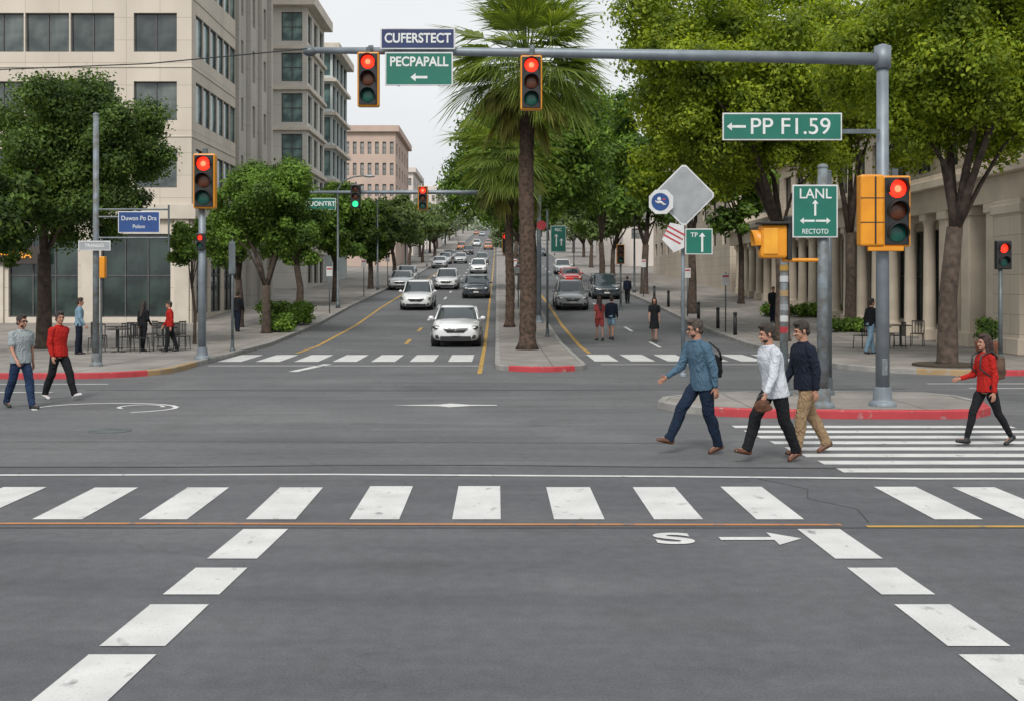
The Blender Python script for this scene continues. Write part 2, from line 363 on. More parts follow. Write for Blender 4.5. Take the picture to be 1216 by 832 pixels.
    for sgn,(sh,el,ab) in zip((1,-1),pose['arms']):
        S=at(.455)+Vector((math.sin(tw)*-sgn*.17,sgn*.182*wt,0)); d1=(D(sh)+Vector((0,sgn*ab,0))).normalized(); E=S+d1*.285
        d2=(D(sh+el)+Vector((0,sgn*ab*.4,0))).normalized(); W=E+d2*.245
        body+=[capsule(S,E,.05,.038),capsule(E,W,.038,.025)]
        body+=[capsule(at(.49)+Vector((0,sgn*.06,0)),S,.05,.05)]
        k_=(.9 if female else 1.06)
        shirt+=[capsule(S,E,.070*k_,.056*k_),capsule(at(.47)+Vector((0,sgn*.06,0)),S,.074,.068*k_)]
        if sleeve=='long': shirt+=[capsule(E,W-d2*.03,.056*k_,.038*k_),capsule(W-d2*.05,W-d2*.025,.041,.040)]
        elif sleeve=='rolled': shirt+=[capsule(E,E.lerp(W,.42),.056,.050),capsule(E.lerp(W,.36),E.lerp(W,.44),.056,.056)]
        elif sleeve=='short': shirt[-2]=capsule(S,S.lerp(E,.6),.072,.070)
        a=d2.cross(Vector((0,1,0))); a=-a if a.x*1+a.z*.2<0 else a; a.normalize(); inn=Vector((0,-sgn,0))
        body+=[capsule(W,W+d2*.075,.026,.036,flat=.5,side=(0,1,0))]
        for off,L in ((-.028,.058),(-.010,.070),(.010,.076),(.029,.068)):
            b0=W+d2*.085+a*off; b1=b0+(d2+inn*.18).normalized()*L*.5; b2=b1+(d2*.8+inn*.6).normalized()*L*.5
            body+=[capsule(b0-d2*.02,b1,.0095,.0088,8),capsule(b1,b2,.0088,.0075,8)]
        t0=W+d2*.02+a*.02; t1=t0+(d2*.6+a*.7+inn*.3).normalized()*.045; t2=t1+(d2*.9+a*.3+inn*.3).normalized()*.032
        body+=[capsule(t0,t1,.013,.011,8),capsule(t1,t2,.011,.009,8)]
        hands.append(W+d2*.1)
    hy=math.radians(pose.get('yaw',0)); hp=math.radians(pose.get('pitch',0))
    R=(Matrix.Rotation(hy,3,'Z')@Matrix.Rotation(lean*.5+hp,3,'Y'))
    HC=at(.56)+Vector((.025,0,.135)); h=lambda x,y,z:HC+R@Vector((x,y,z))
    body+=[capsule(at(.5),h(-.015,0,-.05),.060*wf,.055*wf)]
    body+=[ellip(h(-.008,0,.025),(.096,.076,.097),R),ellip(h(.022,0,-.04),(.068,.060,.070),R),ellip(h(.06,0,-.088),(.03,.03,.022),R),
           capsule(h(.086,0,.008),h(.108,0,-.028),.009,.014,10),ellip(h(.078,.028,-.022),(.018,.02,.016),R),ellip(h(.078,-.028,-.022),(.018,.02,.016),R),
           capsule(h(.082,-.035,.032),h(.082,.035,.032),.011,.011,8),ellip(h(.083,0,-.056),(.012,.026,.007),R),ellip(h(.081,0,-.069),(.011,.022,.007),R)]
    for s in(1,-1): body+=[ellip(h(-.008,.078*s,-.006),(.019,.011,.032),R)]
    part(e,'body',fuse(body,vox*.72,2,mat=M_skin,name='body'),None)
    part(e,'shirt',fuse(shirt,vox*.9,4,.018,.13,mat=top,name='shirt'),None)
    if skirt: pants=[loft([(at(-.42),.17,.2),(at(-.2),.15,.18),(at(.0),.12,.16*wf),(at(.1),.1,.14*wf)],fx)]
    part(e,'skirt' if skirt else 'trousers',fuse(pants,vox*.9,3,.006 if female else .018,.12,mat=bot,name='trousers'),None)
    hr=[ellip(h(-.022,0,.048),(.102,.087,.094),R),ellip(h(-.060,0,-.02),(.06,.070,.062),R),capsule(h(.02,.07,.03),h(.015,.074,-.015),.016,.010),capsule(h(.02,-.07,.03),h(.015,-.074,-.015),.016,.010),ellip(h(.048,.012,.108),(.052,.056,.030),R),ellip(h(.0,0,.122),(.07,.062,.028),R)]
    if style=='long': hr+=[capsule(h(-.06,0,0),h(-.10,0,-.16),.078,.066,flat=1.2,side=(0,1,0)),capsule(h(-.10,0,-.16),at(.28,-.15),.068,.035,flat=1.4,side=(0,1,0)),capsule(h(.01,.074,.03),h(-.01,.088,-.14),.024,.024),capsule(h(.01,-.074,.03),h(-.01,-.088,-.14),.024,.024)]
    part(e,'hair',fuse(hr,vox*.8,1,.014,.03,mat=hair,name='hair'),None)
    if beard: part(e,'beard',fuse([ellip(h(.034,0,-.072),(.052,.056,.038),R)],vox*.7,1,mat=hair,name='beard'),None)
    if vox<.013:
        for s in(1,-1):
            part(e,'eye',ellip(h(.083,.03*s,.006),(.011,.014,.007),R,10,6),M_eye,True)
            part(e,'eyebrow',capsule(h(.092,.018*s,.030),h(.084,.045*s,.031),.005,.004,8),hair,True)
        part(e,'mouth',ellip(h(.092,0,-.062),(.004,.020,.003),R,10,6),pm('lip_colour',(.25,.08,.07),None,9,.5),True)
    if glasses: part(e,'sunglasses',merge([ellip(h(.092,.033,.004),(.007,.026,.017),R),ellip(h(.092,-.033,.004),(.007,.026,.017),R),capsule(h(.096,-.02,.01),h(.096,.02,.01),.004,.004,6),capsule(h(.09,.06,.01),h(.0,.083,.01),.004,.004,6),capsule(h(.09,-.06,.01),h(.0,-.083,.01),.004,.004,6)]),M_trimb,True)
    if style=='short':
        part(e,'collar',fuse([tube([at(.545,.060*math.cos(t)+.012)+Vector((0,.062*math.sin(t),0)) for t in np.linspace(0.25,2*math.pi-.25,14)],[.016]*14,8)],vox*.5,2,mat=top,name='collar'),None)
    return e,P,hands,at
def loc2w(e,p):
    m=Matrix.Translation(e.location)@Matrix.Rotation(e.rotation_euler[2],4,'Z')@Matrix.Scale(e.scale[0],4); return m@Vector(p)
def bag(name,label,cat,p,rz,size,mat,strap=None):
    v=fuse([ellip((0,0,0),(size[0]/2,size[1]/2,size[2]/2)),bb(-size[0]*.36,size[0]*.36,-size[1]*.38,size[1]*.38,-size[2]*.42,size[2]*.40),ellip((-size[0]*.35,0,-size[2]*.15),(size[0]*.3,size[1]*.35,size[2]*.25))],.012,5,.012,.08,mat=mat,name=name)
    t=thing(name,label,cat,p,rz); part(t,'bag_body',v,None)
    for s in strap or []: part(t,'strap',tube(s,[.014]*len(s),8),M_trimb,True)
    return t
PI=math.pi
c_denim=cloth('denim_shirt',(.085,.155,.225),.72); c_jean=cloth('dark_jeans',(.014,.026,.052),.75); c_white=cloth('white_shirt',(.56,.59,.64),.93,.9)
c_black=cloth('black',(.014,.015,.018)); c_navy=cloth('navy',(.014,.019,.034)); c_khaki=cloth('khaki',(.32,.22,.13)); c_red=cloth('red',(.44,.020,.016))
c_grey=cloth('light_grey',(.32,.36,.37)); c_brown=pm('brown_leather',(.12,.045,.02),(.07,.025,.012),10,.45); c_wshoe=pm('white_shoe',(.6,.6,.6),(.4,.4,.4),10,.6)
c_bshoe=pm('black_shoe',(.02,.02,.022),(.012,.012,.012),10,.5); c_blue2=cloth('pale_blue',(.20,.31,.40)); c_pink=cloth('coral',(.38,.07,.07)); c_jean2=cloth('blue_jeans',(.022,.042,.095),.75)
e1,P1,h1,a1=person('man in denim shirt and dark jeans walking across the road',2.80,16.1,1.80,PI+.28,dict(lean=8,legs=[(-8,12,-16),(36,12,14)],arms=[(-16,10,.14),(20,36,.12)],yaw=-8,pitch=4,twist=14),c_denim,c_jean,c_brown,M_hairg,beard=True,glasses=True,bulk=1.05,hem=-.11)
e2,P2,h2,a2=person('man in white shirt and black trousers crossing holding a bag',3.62,15.35,1.77,PI+.32,dict(lean=10,legs=[(-12,14,-24),(33,16,12)],arms=[(12,14,.10),(-14,16,.12)],pitch=6,yaw=-8,twist=-8),c_white,c_black,c_brown,M_hair,beard=True,bulk=1.07,hem=-.12)
e3,P3,h3,a3=person('man in navy jumper and khaki trousers walking beside two others',4.20,16.0,1.80,PI+.25,dict(lean=5,legs=[(16,10,4),(-14,18,-26)],arms=[(-12,14,.12),(10,22,.10)],pitch=10,yaw=-5),c_navy,c_khaki,c_brown,M_hair,bulk=1.08)
e4,P4,h4,a4=person('woman in red top and black leggings walking with a backpack',7.02,16.9,1.60,PI+.22,dict(lean=2,legs=[(-20,14,-26),(26,10,8)],arms=[(-8,14,.10),(18,58,.1)],yaw=-2),c_red,c_black,c_bshoe,M_hairr,'long',female=True)
e5,P5,h5,a5=person('man in light grey shirt and blue jeans crossing the road',-8.88,22.0,1.76,-.6,dict(lean=1,legs=[(20,6,4),(-20,10,-16)],arms=[(-8,12,.18),(14,28,.15)],yaw=5),c_grey,c_jean2,c_bshoe,M_hair,sleeve='short',glasses=True,beard=True,vox=.0125,bulk=1.08)
e6,P6,h6,a6=person('man in red long sleeved shirt and black trousers crossing the road',-8.76,23.6,1.76,-.45,dict(lean=-1,legs=[(27,8,18),(-16,12,-18)],arms=[(-24,40,.12),(-4,24,.14)],yaw=-20),c_red,c_black,c_wshoe,M_hair,vox=.0125)
FP=dict(lean=2,legs=[(12,6,4),(-12,8,-8)],arms=[(-10,14,.12),(12,20,.12)])
ST=dict(lean=1,legs=[(3,3,0),(-3,3,0)],arms=[(-4,14,.14),(6,30,.12)])
person('man in pale blue shirt standing beside the cafe seating',bx(94,36.8),36.8,1.74,.3,ST,c_blue2,c_navy,c_bshoe,vox=.018,pave=.13)
person('person in black clothes standing on the pavement',bx(170,38.5),38.5,1.62,1.2,ST,c_black,c_black,c_bshoe,vox=.018,pave=.13,female=True,style='long')
person('person in red shirt and black trousers walking on the pavement',bx(202,38.2),38.2,1.62,PI+.3,FP,c_red,c_black,c_bshoe,vox=.018,pave=.13)
person('person in dark clothes standing under a tree',bx(282,50),50,1.7,1.4,ST,c_black,c_navy,c_bshoe,vox=.02,pave=.13)
person('woman in coral top and shorts crossing the road',bx(712,46.6),46.6,1.74,1.8,FP,c_pink,c_pink,c_bshoe,M_hairr,'long',vox=.018,female=True,leglen='short',sleeve='short')
person('person in dark jacket and shorts crossing the road',bx(726,47.2),47.2,1.74,1.4,FP,c_navy,c_blue2,c_bshoe,vox=.018,leglen='short')
person('woman in black dress walking on the road',bx(777,46),46,1.74,-1.7,FP,c_black,c_black,c_bshoe,M_hair,'long',vox=.018,female=True,skirt=True,sleeve='short')
person('person in dark clothes standing beside the colonnade',bx(918,56),56,1.7,-1.5,ST,c_black,c_navy,c_bshoe,vox=.02,pave=.13)
person('person in dark jacket and jeans walking on the pavement',bx(1034,37),37,1.72,.4,FP,c_black,c_blue2,c_bshoe,vox=.018,pave=.13)
person('person in navy jacket walking at the road edge',bx(745,72),72,1.7,1.5,FP,c_navy,c_black,c_bshoe,vox=.025,pave=0)
w=loc2w(e1,a1(.16,-.21)); bag('shoulder_bag','black shoulder bag worn on a walking man','bag',w,PI+.38,(.17,.26,.34),c_black,[[(-.05,.1,.1),(.02,.16,.22),(.16,.13,.34),(.30,.1,.22)]])
w=loc2w(e2,h2[0]); bag('hand_bag','small brown leather bag held in a hand','bag',w+Vector((-.02,0,-.07)),PI+.3,(.24,.1,.17),c_brown,[[(-.07,0,.06),(-.05,0,.12),(0,0,.14),(.05,0,.12),(.07,0,.06)]])
w=loc2w(e4,a4(.30,-.19)); bag('backpack','brown backpack worn on a walking woman','backpack',w,PI+.22,(.2,.28,.38),pm('brown_canvas',(.11,.06,.04),(.07,.04,.025),9,.8),[[(.06,.1,.14),(.16,.11,.24),(.32,.1,.18),(.34,.1,.0),(.16,.12,-.14),(.05,.1,-.15)],[(.06,-.1,.14),(.16,-.11,.24),(.32,-.1,.18),(.34,-.1,.0),(.16,-.12,-.14),(.05,-.1,-.15)]])
# ---------------------------------------------------------------- ground and roads
def rows(ys,xl,xr,dz):
    V=[];Fc=[]
    for i,y in enumerate(ys):
        a=xl(y) if callable(xl) else xl; b=xr(y) if callable(xr) else xr
        V+=[(a,y,gz(y)+dz),(b,y,gz(y)+dz)]
        if i: j=2*i; Fc.append((j-2,j-1,j+1,j))
    return V,Fc
YS=[y for y in GY if y>44]
structure('ground',rows([-300,44]+YS,-3000,3000,-.03),M_ground)
structure('road',merge([rows([14.95,31.2],-300,300,0),rows([31.2,44]+YS[:-1],-9,10,0)]),M_road)
structure('near_road',rows([-60,14.95],-300,300,0),M_near)
def arcedge(x0,sgn,y0,R):
    def f(y):
        t=y-y0
        return x0 if t>=R else x0+sgn*(R-math.sqrt(max(0,R*R-(R-t)**2)))
    return f
LE=arcedge(-8.45,-1,28.8,2.2); RE=arcedge(9.3,1,29.8,3.4)
def ysam(y0,R): return [y0+R*(1-math.cos(a)) for a in np.linspace(0,PI/2,9)]
PY=[60,68,76,85,95,104,117,130,150,180,215,250,330,420,500,560]
structure('left_pavement',rows(ysam(28.8,2.2)+[40,44,50,56]+PY,-90,LE,.13),M_walk)
structure('right_pavement',rows(ysam(29.8,3.4)+[40,44,50,56]+PY,RE,90,.13),M_walk)
def kerb(path,mat,name='kerb',w=.15,h=.145,closed=False,side=1):
    n=len(path); V=[];Fc=[]
    P=[Vector((p[0],p[1])) for p in path]
    for i in range(n):
        a=P[(i-1)%n] if (closed or i) else P[0]; b=P[(i+1)%n] if (closed or i<n-1) else P[-1]
        d=(b-a).normalized(); nn=Vector((-d.y,d.x))*side
        z=gz(P[i].y); q=P[i]+nn*w; o=P[i]-nn*.004
        V+=[(o.x,o.y,z-.05),(o.x,o.y,z+h-.02),(o.x+nn.x*.02,o.y+nn.y*.02,z+h),(q.x,q.y,z+h),(q.x,q.y,z-.05)]
    m=n if closed else n-1
    for i in range(m):
        j=(i+1)%n
        for k in range(4): Fc.append((i*5+k,j*5+k,j*5+k+1,i*5+k+1))
    return structure(name,(V,Fc),mat)
larc=[(LE(y),y) for y in ysam(28.8,2.2)]
kerb([(-60,28.8),(-10.65,28.8)],M_redk,'red_kerb')
kerb(larc[:6],M_redk,'red_kerb'); kerb(larc[5:]+[(-8.45,33.2)],M_yelk,'yellow_kerb'); kerb([(-8.45,y) for y in [33.2,40,44,56,68,85,104,130,180,250,500]],M_kerb)
rarc=[(RE(y),y) for y in ysam(29.8,3.4)]
kerb([(60,29.8),(16,29.8)],M_kerb,side=-1); kerb([(16,29.8)]+rarc[:2],M_redk,'red_kerb',side=-1); kerb(rarc[1:4],M_yelk,'yellow_kerb',side=-1); kerb(rarc[3:]+[(9.3,y) for y in [34,40,44,56,68,85,104,130,180,250,500]],M_kerb,side=-1)
nose=[(1.2+1.25*math.cos(a)*1.0,32.4+1.3*math.sin(a)) for a in np.linspace(PI,2*PI,13)]
structure('median_pavement',merge([rows([32.4,36,40,44,50,56]+PY[:-1],-.05,2.45,.13),([(x,y,.13) for x,y in nose],[tuple(range(13))])]),M_walk)
kerb([(-.05,y) for y in [500,250,180,130,104,85,68,56,44,32.4]]+nose[:4],M_kerb,side=1)
kerb(nose[3:10],M_redk,'red_kerb'); kerb(nose[9:]+[(2.45,y) for y in [32.4,44,56,68,85,104,130,180,250,500]],M_kerb,side=1)
isl=[(3.0,22.0),(3.25,21.3),(3.8,20.7),(4.6,20.4),(6,20.25),(7.6,20.2),(8.3,20.35),(8.75,20.9),(9.0,21.8),(9.0,23.0),(8.6,23.7),(7,24.0),(5,23.9),(3.9,23.5),(3.2,22.8)]
structure('traffic_island',([(x,y,.13) for x,y in isl],[tuple(range(len(isl)))]),M_walk)
kerb(isl,M_kerb,closed=True)
V=[(x,y) for x,y in isl[2:9]]
kerb([(x,y-.008) for x,y in V],M_redk,'red_kerb',w=.165,h=.149)
# markings
def q(x0,x1,y0,y1,sk=0,dz=.006): return [(x0,y0,gz(y0)+dz),(x1,y0,gz(y0)+dz),(x1+sk,y1,gz(y1)+dz),(x0+sk,y1,gz(y1)+dz)],[(0,1,2,3)]
def strip(path,w,dz=.006):
    V=[];Fc=[];P=[Vector(p) for p in path]
    for i,p in enumerate(P):
        d=(P[min(i+1,len(P)-1)]-P[max(i-1,0)]).normalized(); n=Vector((-d.y,d.x))*w/2
        V+=[(p.x+n.x,p.y+n.y,gz(p.y)+dz),(p.x-n.x,p.y-n.y,gz(p.y)+dz)]
        if i: Fc.append((2*i-2,2*i,2*i+1,2*i-1))
    return V,Fc
near=[-6.4,-5.36,-4.31,-3.27,-2.22,-1.2,-.2,.81,1.79,2.78,4.53,5.42,6.4]
structure('near_crosswalk_marking',merge([q(x-.24+random.uniform(-.01,.01),x+.24+random.uniform(-.01,.01),11.56,13.42+random.uniform(-.05,.05)) for x in near]),M_white)
structure('crosswalk_edge_marking',strip([(-40,14.25),(-6,14.25),(-2,14.3),(2,14.15),(5,13.98),(40,14.0)],.10),M_white)
structure('orange_line_marking',strip([(-40,11.38),(-3,11.36),(0,11.32),(3.3,11.30)],.08),M_or)
structure('orange_line_marking',strip([(3.52,11.22),(40,11.22)],.08),M_yel)
structure('tar_seam',merge([strip([(-40,14.8),(-4,14.9),(-2,15.05),(0,15.05),(2,14.9),(5,14.75),(40,14.8)],.07,.004),strip([(3.1,14.0),(3.5,13.3),(3.35,12.7),(3.7,12.1),(3.6,11.4)],.012,.004),strip([(-40,11.18),(40,11.16)],.03,.004),strip([(-9,25.8),(-2,25.6),(3,25.9),(9,26)],.05,.004),strip([(-30,17.2),(-3,17.3),(3,17.1)],.02,.004)]),M_seam)
dl=[(9.9,11.1),(8.75,9.58),(7.5,8.48),(6.45,7.33),(5.3,6.2)]
def dsh(xa,xb,w):
    out=[]
    for a,b in dl:
        f=lambda y:xa+(xb-xa)*(y-6.5)/4.5
        out.append(([(f(a)-w/2,a,.006),(f(a)+w/2,a,.006),(f(b)+w/2,b,.006),(f(b)-w/2,b,.006)],[(0,1,2,3)]))
    return merge(out)
structure('left_dashed_marking',dsh(-2.36,-2.18,.42),M_white)
structure('right_dashed_marking',dsh(3.08,3.03,.40),M_white)
structure('side_crosswalk_marking',merge([q(4.25-.06*i,8.35,14.45+i*.64,14.45+i*.64+.32) for i in range(8)]),M_white)
structure('far_crosswalk_marking',merge([q(x-.36,x+.36,35.2,38.6) for x in [-8.0+1.15*i for i in range(7)]]+[q(x-.36,x+.36,35.4,38.8) for x in (3.3,4.4,5.5,6.6,7.7,8.7)]+[strip([(-5.4,31.2),(-4.9,34.2)],.25)]),M_white)
structure('stop_line_marking',merge([q(-8.2,-.4,33.4,33.55),q(3,9,33.9,34.05),strip([(10,27.4),(30,27.5)],.12),strip([(10.5,26.2),(30,26.2)],.12),strip([(-9.5,25.2),(-30,25.2)],.12),strip([(-9,27.3),(-30,27.3)],.12)]),M_white)
yy=[39.5,44,56,68,85,104,130,180,250,500]
structure('yellow_lane_marking',merge([strip([(-6.7,y) for y in yy],.14),strip([(-.45,y) for y in [30.5]+yy],.12),strip([(3.1,y) for y in yy],.14)]),M_yel)
structure('yellow_dash_marking',merge([q(-3.55,-3.4,y,y+2.4) for y in (45,52)]),M_yel)
structure('white_lane_marking',merge([q(-3.5,-3.36,y,y+3) for y in range(59,300,9)]+[q(5.9,6.03,y,y+3) for y in range(43,300,9)]),M_white)
ar=[(2.02,10.62),(2.5,10.62),(2.5,10.42),(2.76,10.68),(2.5,10.94),(2.5,10.74),(2.02,10.74)]
structure('arrow_marking',([(x,y,.007) for x,y in ar],[tuple(range(7))]),M_white)
ar=[(-2.0,22.5),(-1.1,22.35),(-.9,22.15),(-.5,22.4),(0,22.44),(0,22.56),(-.5,22.6),(-.9,22.85),(-1.1,22.65)]
structure('arrow_marking',([(x,y,.007) for x,y in ar],[tuple(range(9))]),M_white)
def circ(cx,cy,rx,ry,a0,a1,n=16): return [(cx+rx*math.cos(a),cy+ry*math.sin(a)) for a in np.linspace(a0,a1,n)]
structure('curved_marking',merge([strip(circ(-7.3,22.0,1.3,.9,-1,3.6),.10),strip(circ(-6.7,22.2,.4,.4,0,4),.08)]),M_white)
me=textmesh('S',.62,.0005,.02,1.25,M_white); o=structure('letter_marking',me,None); o.location=(1.60,10.66,.008)
single('manhole_cover','round dark iron manhole cover set in the asphalt','manhole cover',tube([(0,0,-.02),(0,0,.005)],[.33,.33],28),M_poled,(-6.1,18.6,.003))
# ---------------------------------------------------------------- street hardware
def arrow_pts(cx,cz,L,ang,w=.035,y=0):
    base=[(-L/2,-w/2),(L/2-w*2,-w/2),(L/2-w*2,-w*1.6),(L/2,0),(L/2-w*2,w*1.6),(L/2-w*2,w/2),(-L/2,w/2)]
    c,s=math.cos(ang),math.sin(ang)
    n=len(base); V=[(cx+x*c-z*s,y,cz+x*s+z*c) for x,z in base]
    return V,[tuple(range(n))]
def sign(name,label,x,y,z,w,h,face,texts,arrows=(),rz=0,border=.025,back=None,cat='street sign',bracket=None,bold=.025):
    e=thing(name,label,cat,(x,y,z),rz)
    part(e,'sign_plate',bb(-w/2,w/2,0,.02,-h/2,h/2),back or M_swhite,bev=.006)
    part(e,'sign_face',bb(-w/2+border,w/2-border,-.004,-.001,-h/2+border,h/2-border),face)
    for t,tx,tz,ts,sx in texts:
        m=textmesh(t,ts,.001,bold*ts,sx, M_stext if face is not M_swhite else M_redk)
        part(e,'lettering',m,None,loc=(tx,-.008,tz),rot=(PI/2,0,0))
    for a in arrows: part(e,'arrow',arrow_pts(*a,y=-.007),M_stext)
    for s_ in (-1,1): part(e,'bracket',bb(s_*w*.3-.02,s_*w*.3+.02,.022,.07,-h/2,h/2),M_poled)
    if bracket: part(e,'bracket_arm',bracket,M_poled)
    return e
def visor(cx,cz,r,L=.17):
    V=[];Fc=[];n=14
    for i in range(n+1):
        a=PI*(-.12)+PI*1.24*i/n
        for (rr,yy) in ((r,-.005),(r,-L*(.75+.25*math.sin(max(a,0) if a<PI else 0)))): V.append((cx+rr*math.cos(a),yy,cz+rr*math.sin(a)))
        for (rr,yy) in ((r-.008,-.005),(r-.008,-L*(.75+.25*math.sin(max(a,0) if a<PI else 0)))): V.append((cx+rr*math.cos(a),yy,cz+rr*math.sin(a)))
    for i in range(n):
        a=4*i;b=a+4; Fc+=[(a,a+1,b+1,b),(a+2,b+2,b+3,a+3),(a+1,a+3,b+3,b+1)]
    return V,Fc
def light(label,x,y,z,h,rz=0,lit='r',body=None,group='traffic lights at the junction'):
    e=thing('traffic_light',label,'traffic light',(x,y,z),rz,group,h)
    part(e,'housing',bb(-.2,.2,.0,.20,-.5,.5),body or M_yelbox,bev=.03)
    part(e,'front_panel',bb(-.172,.172,-.018,.002,-.472,.472),M_black,bev=.015)
    for i,zz in enumerate((.31,0,-.31)):
        m=(M_red if lit=='r' else M_amb,M_amb,M_grnlit if lit=='g' else M_grn)[i]
        part(e,'lens',ellip((0,-.02,zz),(.128,.03,.128),None,20,10),m,True)
        if i==0 and lit=='r': part(e,'lamp_glow',ellip((0,-.035,zz),(.06,.022,.06),None,16,8),M_redcore,True)
        part(e,'visor',visor(0,zz,.142),M_black,True)
    part(e,'hanger',bb(-.04,.04,.06,.14,.49,.60),M_poled)
    return e
def base_pole(label,x,y,h,r,mat=M_pole,z0=.13,name='signal_pole',cap=True):
    e=thing(name,label,'pole',(x,y,gz(y)+z0))
    part(e,'shaft',tube([(0,0,0),(0,0,h)],[r,r*.82],18),mat,True)
    part(e,'base_plate',tube([(0,0,0),(0,0,.06),(0,0,.10),(0,0,.34)],[r*2.0,r*1.9,r*1.4,r*1.2],18),mat,bev=.01)
    if cap: part(e,'cap',ellip((0,0,h),(r*.95,r*.95,r*.6)),mat,True)
    return e
MY=21.2; MX=bx(1048,MY)
e=base_pole('tall steel signal mast with long horizontal arm on a kerbed island',MX,MY,6.42,.125,name='signal_mast')
part(e,'arm',tube([(0.05,0,6.22),(-4,0,6.30),(-8,0,6.36),(-10.3,0,6.38)],[.115,.095,.075,.055],16),M_pole,True)
part(e,'collar_joint',tube([(0,0,6.05),(0,0,6.45)],[.15,.15],16),M_pole,True)
part(e,'camera_dome',ellip((-10.3,0,6.36),(.13,.1,.09)),M_poled,True)
part(e,'hand_hole_cover',bb(-.05,.05,-.135,-.10,.55,.85),M_rust,bev=.01)
for k in (-9.2,-6.3): part(e,'clamp',tube([(k-.04,0,6.37),(k+.04,0,6.37)],[.10,.10],14),M_poled,True)
def zz(v,Y): return EYE+(338-v)*Y/F
light('amber edged traffic light showing red hung on the mast arm',bx(437,21),21.0,zz(94,21),.97)
light('amber edged traffic light showing red hung on the mast arm',bx(631,21),21.0,zz(98,21),.97)
light('traffic light showing red mounted beside the mast',bx(1065,20.95),20.95,zz(251,20.95),1.27)
sign('street_name_sign','navy street name sign with white border above the mast arm',bx(496,20.98),20.98,zz(46,20.98),1.33,.38,M_snavy,[('CUFERSTECT',0,0,.235,.86)])
sign('street_name_sign','green street name sign with arrow hung below the mast arm',bx(497.5,20.98),20.98,zz(82,20.98),1.21,.60,M_sgreen,[('PECPAPALL',0,.12,.235,.88)],[(0,-.15,.30,PI,.045)])
e=sign('direction_sign','long green sign with white arrow bracketed to the mast',bx(929,21),21.0,zz(150.5,21),2.13,.49,M_sgreen,[('PP F1.59',.14,-.01,.41,1.02)],[(-.82,0,.34,PI,.045)],bracket=bb(1.0,1.75,.03,.08,-.12,-.04),bold=.004)
t=thing('signal_housing','plain amber signal housing seen from its side beside the mast','signal housing',(bx(1036,20.9),20.95,zz(250,20.95)),0,'traffic lights at the junction',1.27)
part(t,'housing',bb(-.165,.165,-.05,.17,-.5,.5),M_yelbox,bev=.03); part(t,'hinge_edge',bb(.03,.05,-.062,-.045,-.47,.47),M_black)
for z_ in (-.17,.17): part(t,'seam',bb(-.166,.166,-.054,-.049,z_-.006,z_+.006),M_black)
part(t,'mounting_bar',bb(-.05,.45,-.02,.06,-.57,-.505),M_yelbox,bev=.01)
e=base_pole('weathered steel post carrying a lane sign and amber signal box',bx(977,20.9),20.9,4.25,.105,M_rust)
sign('lane_sign','green lane sign with arrows on a post',bx(968,20.75),20.75,zz(251,20.75),.80,.93,M_sgreen,[('LANL',0,.30,.25,.95),('RECTOTD',0,-.36,.12,.85)],[(0,.06,.28,PI/2,.035),(-.14,-.17,.26,PI,.035),(.14,-.17,.26,0,.035)],bold=.008)
t=thing('pedestrian_signal_box','amber signal with round hooded visors on a bracket','pedestrian signal',(bx(915,20.9),20.9,zz(285,20.9)),0)
part(t,'housing',bb(-.20,.27,-.14,.14,-.33,.26),M_yelbox,bev=.05); part(t,'front_panel',bb(-.16,.10,-.162,-.138,-.26,.2),pm('sun_faded_amber',(.80,.38,.03),(.66,.28,.02),3,.4),bev=.02)
part(t,'round_visor',([(y-.19,x*.8,z) for x,y,z in visor(0,-.03,.2,.16)[0]],visor(0,-.03,.2,.16)[1]),M_yelbox,True)
part(t,'lens',ellip((-.2,0,-.03),(.03,.13,.16)),M_amb,True)
part(t,'hood',bb(-.24,.31,-.22,.16,.27,.31),M_black,bev=.01); part(t,'side_panel',bb(.275,.36,-.12,.12,-.36,.42),M_black,bev=.02)
for z_ in (-.36,.1): part(t,'mounting_arm',tube([(.2,.0,z_),(.85,.0,z_)],[.035,.035],10),M_yelbox)
e=base_pole('grey post with faded coloured stickers on the island',bx(931,23.2),23.2,2.75,.085,M_rust,name='sticker_post')
for k,(z_,m_) in enumerate(((2.5,M_yel),(2.28,M_swhite),(2.0,M_yelk),(1.72,M_sgrey),(1.5,M_swhite),(1.28,M_redk))):
    part(e,'sticker',tube([(0,0,z_-.06),(0,0,z_+.06)],[.082+.0015*(k%2),.081+.0015*(k%2)],18,False),m_,True)
e=base_pole('slim dark post on the island behind the lane sign',bx(985,23.3),23.3,4.4,.05,M_poled)
e=base_pole('slim steel sign post at the kerb side',bx(811,29.5),29.5,4.9,.05,M_pole,z0=0,name='sign_post')
def poly_sign(name,label,x,y,z,pts,face,cat='street sign',rz=0):
    t=thing(name,label,cat,(x,y,z),rz); n=len(pts)
    V=[(a,-.012,b) for a,b in pts]+[(a,.012,b) for a,b in pts]
    part(t,'sign_plate',(V,[tuple(range(n)),tuple(range(n,2*n))[::-1]]+[(i,(i+1)%n,n+(i+1)%n,n+i) for i in range(n)]),face); return t
def rdiamond(r,c=.10):
    P=[]
    for k in range(4):
        a=k*PI/2
        for d in (-c,c): P.append(((r-abs(d))*math.cos(a)-d*math.sin(a)*1.0,(r-abs(d))*math.sin(a)+d*math.cos(a)))
    return P
t=poly_sign('warning_sign','pale grey diamond sign on a slim post',bx(812,29.4),29.4,zz(232,29.4),rdiamond(.80,.05),M_sgrey)
part(t,'rim',([(a*1.0,-.014,b*1.0) for a,b in rdiamond(.80,.05)]+[(a*.94,-.016,b*.94) for a,b in rdiamond(.80,.05)],[(i,(i+1)%8,8+(i+1)%8,8+i) for i in range(8)]),M_swhite)
t=poly_sign('emblem_sign','white sign with round blue emblem on a slim post',bx(785,29.2),29.2,zz(240,29.2),rdiamond(.44,.14),M_swhite)
